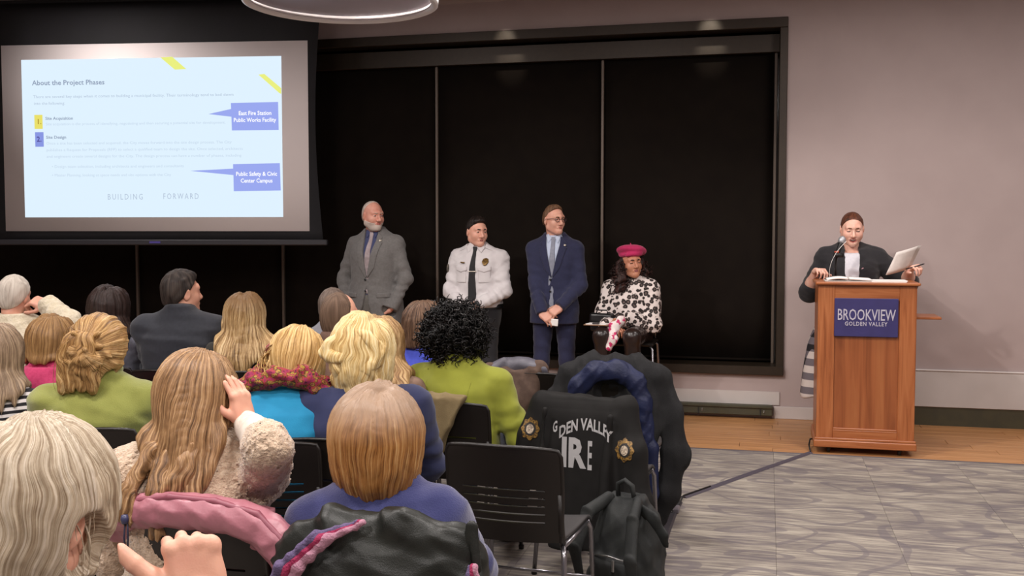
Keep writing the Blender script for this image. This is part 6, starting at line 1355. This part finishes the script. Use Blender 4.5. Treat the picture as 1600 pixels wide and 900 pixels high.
# fire jacket: hung by its shoulders over the chair back, sleeves falling at both sides
FJ = mat('fire_jacket_cloth', '171615', .7, '1c1b1a', ns=14, bump=.12, bs=700, spec=.2)
def fj(F):
    F.loft([(.16, .05, -.33, .19, .04), (.4, .03, -.325, .20, .042), (.62, .0, -.315, .205, .042), (.78, 0, -.295, .21, .045), (.835, 0, -.27, .21, .045), (.85, 0, -.26, .19, .03)], p=3.2, k=0)
    F.loft([(.3, 0, -.15, .19, .03), (.6, 0, -.17, .205, .03), (.84, 0, -.22, .2, .035)], p=3, k=.02)
    F.rc((-.2, -.27, .81), (.2, -.275, .81), .042, .04, k=.03)
    F.chain([(.2, -.28, .8), (.235, -.33, .62), (.265, -.345, .4), (.30, -.35, .17), (.32, -.35, .06)], [.05, .065, .07, .062, .05], k=.035, flat=((0, 1, 0), .75))
    F.chain([(-.2, -.28, .8), (-.25, -.3, .66), (-.29, -.31, .5), (-.31, -.31, .3)], [.05, .058, .06, .05], k=.035, flat=((0, 1, 0), .75))
    F.rc((-.17, -.4, .42), (-.15, -.385, .8), .02, .012, k=.05); F.rc((.12, -.4, .2), (.15, -.37, .78), .028, .012, k=.05); F.rc((.04, -.43, .15), (.07, -.40, .55), .02, .02, k=.04, op='s'); F.rc((-.125, -.42, .3), (-.13, -.39, .75), .014, .01, k=.04, op='s'); F.rc((.165, -.42, .35), (.175, -.385, .72), .012, .012, k=.04, op='s')
fe, fo = cloth_on(cf_, 'fire_jacket', 'black fire department jacket with white back lettering hung on a chair', 'jacket', fj, (-.45, -.56, -.04), (.48, -.04, .98), FJ, h=.0075, nz=[(.006, 24, (1, 1, .35)), (.0025, 70, (1, 1, .4))], seed=3)
WHT = mat('reflective_letters', 'a9a8a8', .5)
def arc(w, sag):
    return lambda x, z: (x, z - sag * (x / w) ** 2)
decal(fe, fo, 'lettering', text_mesh('DEN VALLEY', size=.072, sx=.62, off=.002), WHT, .03, .735, bend=arc(.13, .05)); decal(fe, fo, 'lettering', text_mesh('G', size=.066, sx=.45, off=.002), WHT, -.115, .715, bend=lambda x, z: (x, z + .5 * x)); decal(fe, fo, 'lettering', text_mesh('IR', size=.18, sx=.72, off=.007), WHT, -.03, .6); decal(fe, fo, 'lettering', text_mesh('E', size=.18, sx=.25, off=.004), WHT, .05, .592)
M_EMB = mat('emblem_gold', '9a7636', .45, '2a1c12', ns=140, metal=.2); 
for (ex, ez) in ((-.235, .70), (.215, .64)):
    m_ = MB(); m_.add([(.042 * (1 + .1 * math.cos(8 * a * math.pi / 24)) * math.cos(a * math.pi / 24), .048 * (1 + .1 * math.cos(8 * a * math.pi / 24)) * math.sin(a * math.pi / 24), 0) for a in range(48)], [tuple(range(48))]); em = decal(fe, fo, 'emblem', m_.me('emblem'), M_EMB, ex, ez, off=.004)
    m_ = MB(); m_.add([(.027 * math.cos(a * math.pi / 12), .03 * math.sin(a * math.pi / 12), 0) for a in range(24)], [tuple(range(24))]); decal(fe, fo, 'emblem_ring', m_.me('emblem_ring'), mat('emblem_black', '171310', .6), ex, ez, off=.006, parent=fo)
    m_ = MB(); m_.add([(.018 * math.cos(a * math.pi / 12), .021 * math.sin(a * math.pi / 12), 0) for a in range(24)], [tuple(range(24))]); decal(fe, fo, 'emblem_centre', m_.me('emblem_centre'), mat('emblem_pale', 'c9b9a0', .5, '6a5a50', ns=160), ex, ez, off=.008, parent=fo)
# grey coat with navy lining behind it
GC = mat('grey_coat_shell', '1f1f20', .75, '252526', ns=16, bump=.3, bs=300, spec=.2); NVL = mat('navy_lining', '181e3a', .55, '1d2444', ns=10, bump=.2, bs=90, spec=.3)
def gc(F):
    F.loft([(.35, 0, -.3, .24, .06), (.6, 0, -.3, .25, .07), (.8, 0, -.27, .25, .08), (.875, -.02, -.24, .21, .07)], p=2.6, k=0)
    F.chain([(-.22, -.26, .86), (-.12, -.22, .9), (.12, -.22, .9), (.24, -.26, .85)], [.05, .055, .055, .055], k=.04)
    F.chain([(.25, -.25, .84), (.31, -.27, .66), (.345, -.28, .45), (.31, -.29, .25), (.25, -.29, .08)], [.05, .055, .068, .06, .022], k=.04, flat=((0, 1, 0), .6))
    F.chain([(-.23, -.25, .84), (-.29, -.27, .7), (-.3, -.28, .5)], [.055, .06, .05], k=.04, flat=((0, 1, 0), .7))
    F.ell((0, -.38, .74), (.1, .1, .13), k=.03, op='s')
ge, go = cloth_on(cn, 'grey_coat', 'grey winter coat with navy lining heaped on a chair by the aisle', 'coat', gc, (-.46, -.52, -.04), (.54, -.05, 1.02), GC, h=.008, nz=[(.013, 22, (1, 1, .5), 1), (.006, 50, (1, 1, .4), 1)], seed=8)
part_on(ge, 'hood', lambda F: (F.chain([(-.2, -.33, .68), (-.16, -.335, .8), (-.07, -.33, .875), (.05, -.33, .885), (.14, -.335, .83), (.18, -.34, .72), (.2, -.34, .5)], [.04, .05, .052, .052, .05, .042, .03], k=.02),), (-.34, -.46, .35), (.34, -.2, 1.0), NVL, h=.007, nz=[(.008, 50, (1, 1, 1), 1)], seed=5)
part_on(ge, 'lining_edge', lambda F: F.chain([(.19, -.33, .72), (.225, -.335, .5), (.235, -.34, .25), (.24, -.335, .1)], [.022, .03, .028, .012], k=.02), (.1, -.45, .0), (.36, -.24, .85), NVL, h=.007, nz=[(.004, 50)])
# brown and grey coat on the far chair
BC = mat('brown_coat', '4a382e', .85, '5c483c', ns=20, bump=.2, bs=300); SG = mat('grey_quilt', '4f4d56', .5, '5a5862', ns=12, bump=.1, bs=200)
be, bo = cloth_on(cb_, 'brown_coat', 'brown coat with shiny grey lining draped over a chair in the far row', 'coat', lambda F: (F.loft([(.35, -.1, -.29, .13, .05), (.7, -.08, -.28, .16, .06), (.83, -.07, -.25, .16, .05)], p=2.8, k=0), F.rc((-.2, -.24, .82), (.08, -.24, .84), .04, .04, k=.03), F.ell((.12, -.34, .45), (.1, .1, .25), k=.05, op='s')), (-.36, -.45, .25), (.36, -.1, .96), BC, h=.009, nz=[(.012, 40, (1, 1, .3), 1)], seed=4)
part_on(be, 'lining', lambda F: F.chain([(-.22, -.24, .82), (-.12, -.23, .85), (-.01, -.24, .85), (.08, -.25, .83)], [.04, .045, .045, .035], k=.006), (-.34, -.34, .7), (.28, -.12, .98), SG, h=.008, nz=[(.006, 60)])
# tan coat over the lime-blazer chair (left half)
tp_ = at_z(690, 635, .8); TC = mat('tan_coat', '6a5a3c', .9, '786848', ns=18, bump=.2, bs=300)
lime_chair = [o for o in bpy.data.objects if o.get('label') == 'black chair under the woman in the lime blazer'][0]
te_, to_ = cloth_on(lime_chair, 'tan_coat', 'olive tan coat over the chair back of the woman in the lime blazer', 'coat', lambda F: (F.loft([(.3, -.08, -.34, .16, .05), (.55, -.06, -.34, .19, .055), (.75, -.05, -.33, .2, .05), (.845, -.05, -.3, .18, .05)], p=2.4, k=0), F.rc((-.24, -.29, .82), (.06, -.3, .82), .045, .04, k=.03), F.half((.1, 0, .8), (1, 0, -.4))), (-.38, -.47, .22), (.3, -.14, .95), TC, h=.008, nz=[(.010, 30, (1, 1, .5), 1)], seed=6)
part_on(te_, 'knit_trim', lambda F: F.rc((-.1, -.36, .46), (-.02, -.365, .52), .045, .05, k=0).rc((-.1, -.36, .46), (-.15, -.35, .3), .045, .04, k=.02), (-.25, -.5, .2), (.1, -.26, .62), mat('brown_knit', '3a2a1a', .95, '6a5030', ns=80, bump=.6, bs=120), h=.007, nz=[(.007, 130)])
# pink puffer coat on the nearest-but-one chair, left
PP_ = mat('pink_nylon', 'a06570', .42, 'aa6e79', ns=8, bump=.15, bs=60)
def pk(F):
    pts = [(-.32, -.24, .765), (-.2, -.255, .79), (-.08, -.275, .81), (.03, -.28, .815), (.14, -.275, .81), (.24, -.27, .785), (.31, -.27, .72), (.35, -.275, .63), (.36, -.28, .53)]
    for i in range(len(pts) - 1):
        a, b = V3(*pts[i]), V3(*pts[i + 1]); n = 1
        F.rc(a + (b - a) * .2, a + (b - a) * .8, .052, .052, k=.008)
    for i in range(len(pts) - 1):
        a, b = V3(*pts[i]), V3(*pts[i + 1]); F.rc(a + V3(0, .045, -.06), b + V3(0, .045, -.06), .035, .035, k=.01)
    F.loft([(.4, .0, -.15, .22, .03), (.82, 0, -.2, .22, .035)], p=3, k=.02)
pe, po = cloth_on(CH_PINK, 'puffer_coat', 'dusty pink puffer coat draped over a chair in the foreground', 'coat', pk, (-.46, -.46, .35), (.5, -.06, .99), PP_, h=.0065, nz=[(.005, 60, (1, 1, 1), 1)], seed=2)
part_on(pe, 'piping', lambda F: F.chain([(-.3, -.27, .78), (-.2, -.285, .825), (-.05, -.30, .855), (.1, -.30, .855), (.23, -.295, .83), (.33, -.3, .75)], [.011] * 6, k=.005), (-.4, -.38, .7), (.42, -.2, .96), mat('pink_piping', '8a4a58', .5), h=.0045)
m_ = MB().tube([(-.19, -.315, .79), (-.192, -.322, .73), (-.187, -.32, .68)], .0025, 6).tube([(-.185, -.315, .79), (-.178, -.322, .73), (-.182, -.32, .69)], .0025, 6); m_.build('drawcord', mat('cord_navy', '23243a', .6), pe)
MB().lathe([(0, -.014), (.009, -.012), (.012, 0), (.009, .012), (0, .014)], n=12, M=Matrix.Translation((-.188, -.322, .785))).build('cord_lock', mat('cord_lock_navy', '3a3c5c', .35), pe)
# dark jacket with striped knit trim on the nearest middle chair
DJ = mat('dark_jacket_shell', '1a1c19', .42, '222420', ns=14, bump=.12, bs=300, spec=.35)
def dj(F):
    F.loft([(.3, 0, -.31, .27, .06), (.55, 0, -.315, .28, .07), (.72, 0, -.295, .27, .07), (.82, 0, -.26, .23, .05)], p=2.6, k=0)
    F.chain([(-.24, -.27, .75), (-.12, -.275, .815), (.05, -.275, .825), (.2, -.27, .79), (.26, -.28, .68)], [.05, .045, .045, .05, .045], k=.03)
    F.loft([(.4, .0, -.15, .22, .03), (.8, 0, -.2, .22, .035)], p=3, k=.02)
    F.ell((.02, -.42, .56), (.17, .09, .16), k=.05, op='s')
de, do_ = cloth_on(CH_RED, 'dark_jacket', 'dark olive jacket with pink striped trim draped over the nearest chair', 'jacket', dj, (-.42, -.5, .22), (.42, -.06, .99), DJ, h=.007, nz=[(.014, 24, (1, 1, .7), 1), (.006, 55, (1, 1, .8), 1)], seed=12)
for (c_, dx, nm) in (('5a4c6e', -.022, 'grey_violet'), ('8e1f48', 0, 'crimson'), ('a8788a', .022, 'pale_pink')):
    mk = mat('trim_' + nm, c_, .85, bump=.5, bs=160)
    part_on(de, 'striped_trim', lambda F: F.chain([(-.26 + dx, -.37, .62), (-.215 + dx, -.372, .73), (-.13 + dx * .8, -.36, .81), (-.03 + dx * .3, -.335, .85)], [.014, .016, .014, .008], k=.01), (-.36, -.46, .5), (.08, -.25, .93), mk, h=.0055, nz=[(.003, 200)])
    part_on(de, 'striped_trim', lambda F: F.chain([(.27 + dx * .4, -.34, .76), (.3 + dx * .8, -.36, .64), (.33 + dx, -.365, .52), (.34 + dx, -.365, .4)], [.008, .016, .018, .018], k=.01), (.18, -.46, .34), (.46, -.25, .84), mk, h=.0055, nz=[(.003, 200)])
part_on(de, 'strap', lambda F: F.chain([(.22, -.32, .7), (.25, -.3, .81), (.26, -.3, .85), (.28, -.32, .75)], [.012, .016, .016, .012], k=.006, flat=((0, 1, 0), .5)), (.12, -.42, .66), (.36, -.22, .97), DJ, h=.005)
# backpack on the floor beside the empty chair
bp = at_z(978, 905, .12); bk_ = tag(empty('backpack', (bp.x, bp.y, 0), math.radians(-24)), 'dark grey backpack standing on the carpet beside the fire jacket', 'backpack'); BPM = mat('backpack_nylon', '242626', .6, '2c2e2d', ns=16, bump=.25, bs=400, spec=.25)
F = Field((-.28, -.22, -.03), (.28, .25, .62), .007); F.loft([(.0, 0, 0, .15, .1), (.12, 0, 0, .165, .12), (.3, 0, .01, .155, .11), (.42, 0, .02, .12, .085), (.48, 0, .03, .07, .05)], p=2.8, k=0).box((.01, -.11, .14), (.11, .04, .1), rnd=.03, k=.02).noise(.012, 20, 5, ridge=True).noise(.005, 45, 6, ridge=True); bb = obj('bag_body', F.mesh('bag_body'), BPM, bk_)
for sg in (-1, 1):
    F = Field((sg * .09 - .14, -.3, .0), (sg * .09 + .14, .12, .6), .006); F.chain([(sg * .07, -.02, .47), (sg * .11, -.13, .42), (sg * .135, -.19, .27), (sg * .13, -.15, .12), (sg * .12, -.08, .05)], [.026, .03, .03, .02, .014], k=.01, flat=((0, 1, .3), .4)); obj('shoulder_strap', F.mesh('shoulder_strap'), BPM, bk_)
MB().tube([(-.04, .0, .46), (-.035, -.01, .53), (.0, -.012, .55), (.035, -.01, .53), (.04, .0, .46)], .011, 8).build('grab_handle', BPM, bk_); MB().tube([(-.11, -.125, .24), (0, -.155, .26), (.11, -.125, .24)], .004, 6).build('zip', mat('steel', '9a9a98', .3, metal=.9), bk_); MB().box((.03, -.165, .2), (.042, -.158, .25), bev=.002).build('zip_pull', mat('steel', '9a9a98', .3, metal=.9), bk_)
F = Field((.0, -.12, .3), (.3, .2, .56), .006); F.chain([(.1, -.03, .44), (.165, -.05, .42), (.2, -.04, .36), (.2, -.02, .31)], [.03, .034, .03, .02], k=.02, flat=((.3, 1, .2), .35)).noise(.006, 40, 2, ridge=True); obj('side_flap', F.mesh('side_flap'), BPM, bk_)
# sheet of paper by the lime blazer
pa = at(819, 668, 5.15); pp_ = tag(empty('paper_sheet', (pa.x, pa.y, pa.z), math.radians(8)), 'white sheet of paper upright between the lime blazer and the fire jacket', 'paper'); obj('sheet', panel(lambda u, v: ((u - .5) * .05 + .02 * v, .02 * math.sin(u * 2), (v - .5) * .09), 4, 4, .0012), mat('paper', 'f0ece8', .7), pp_)
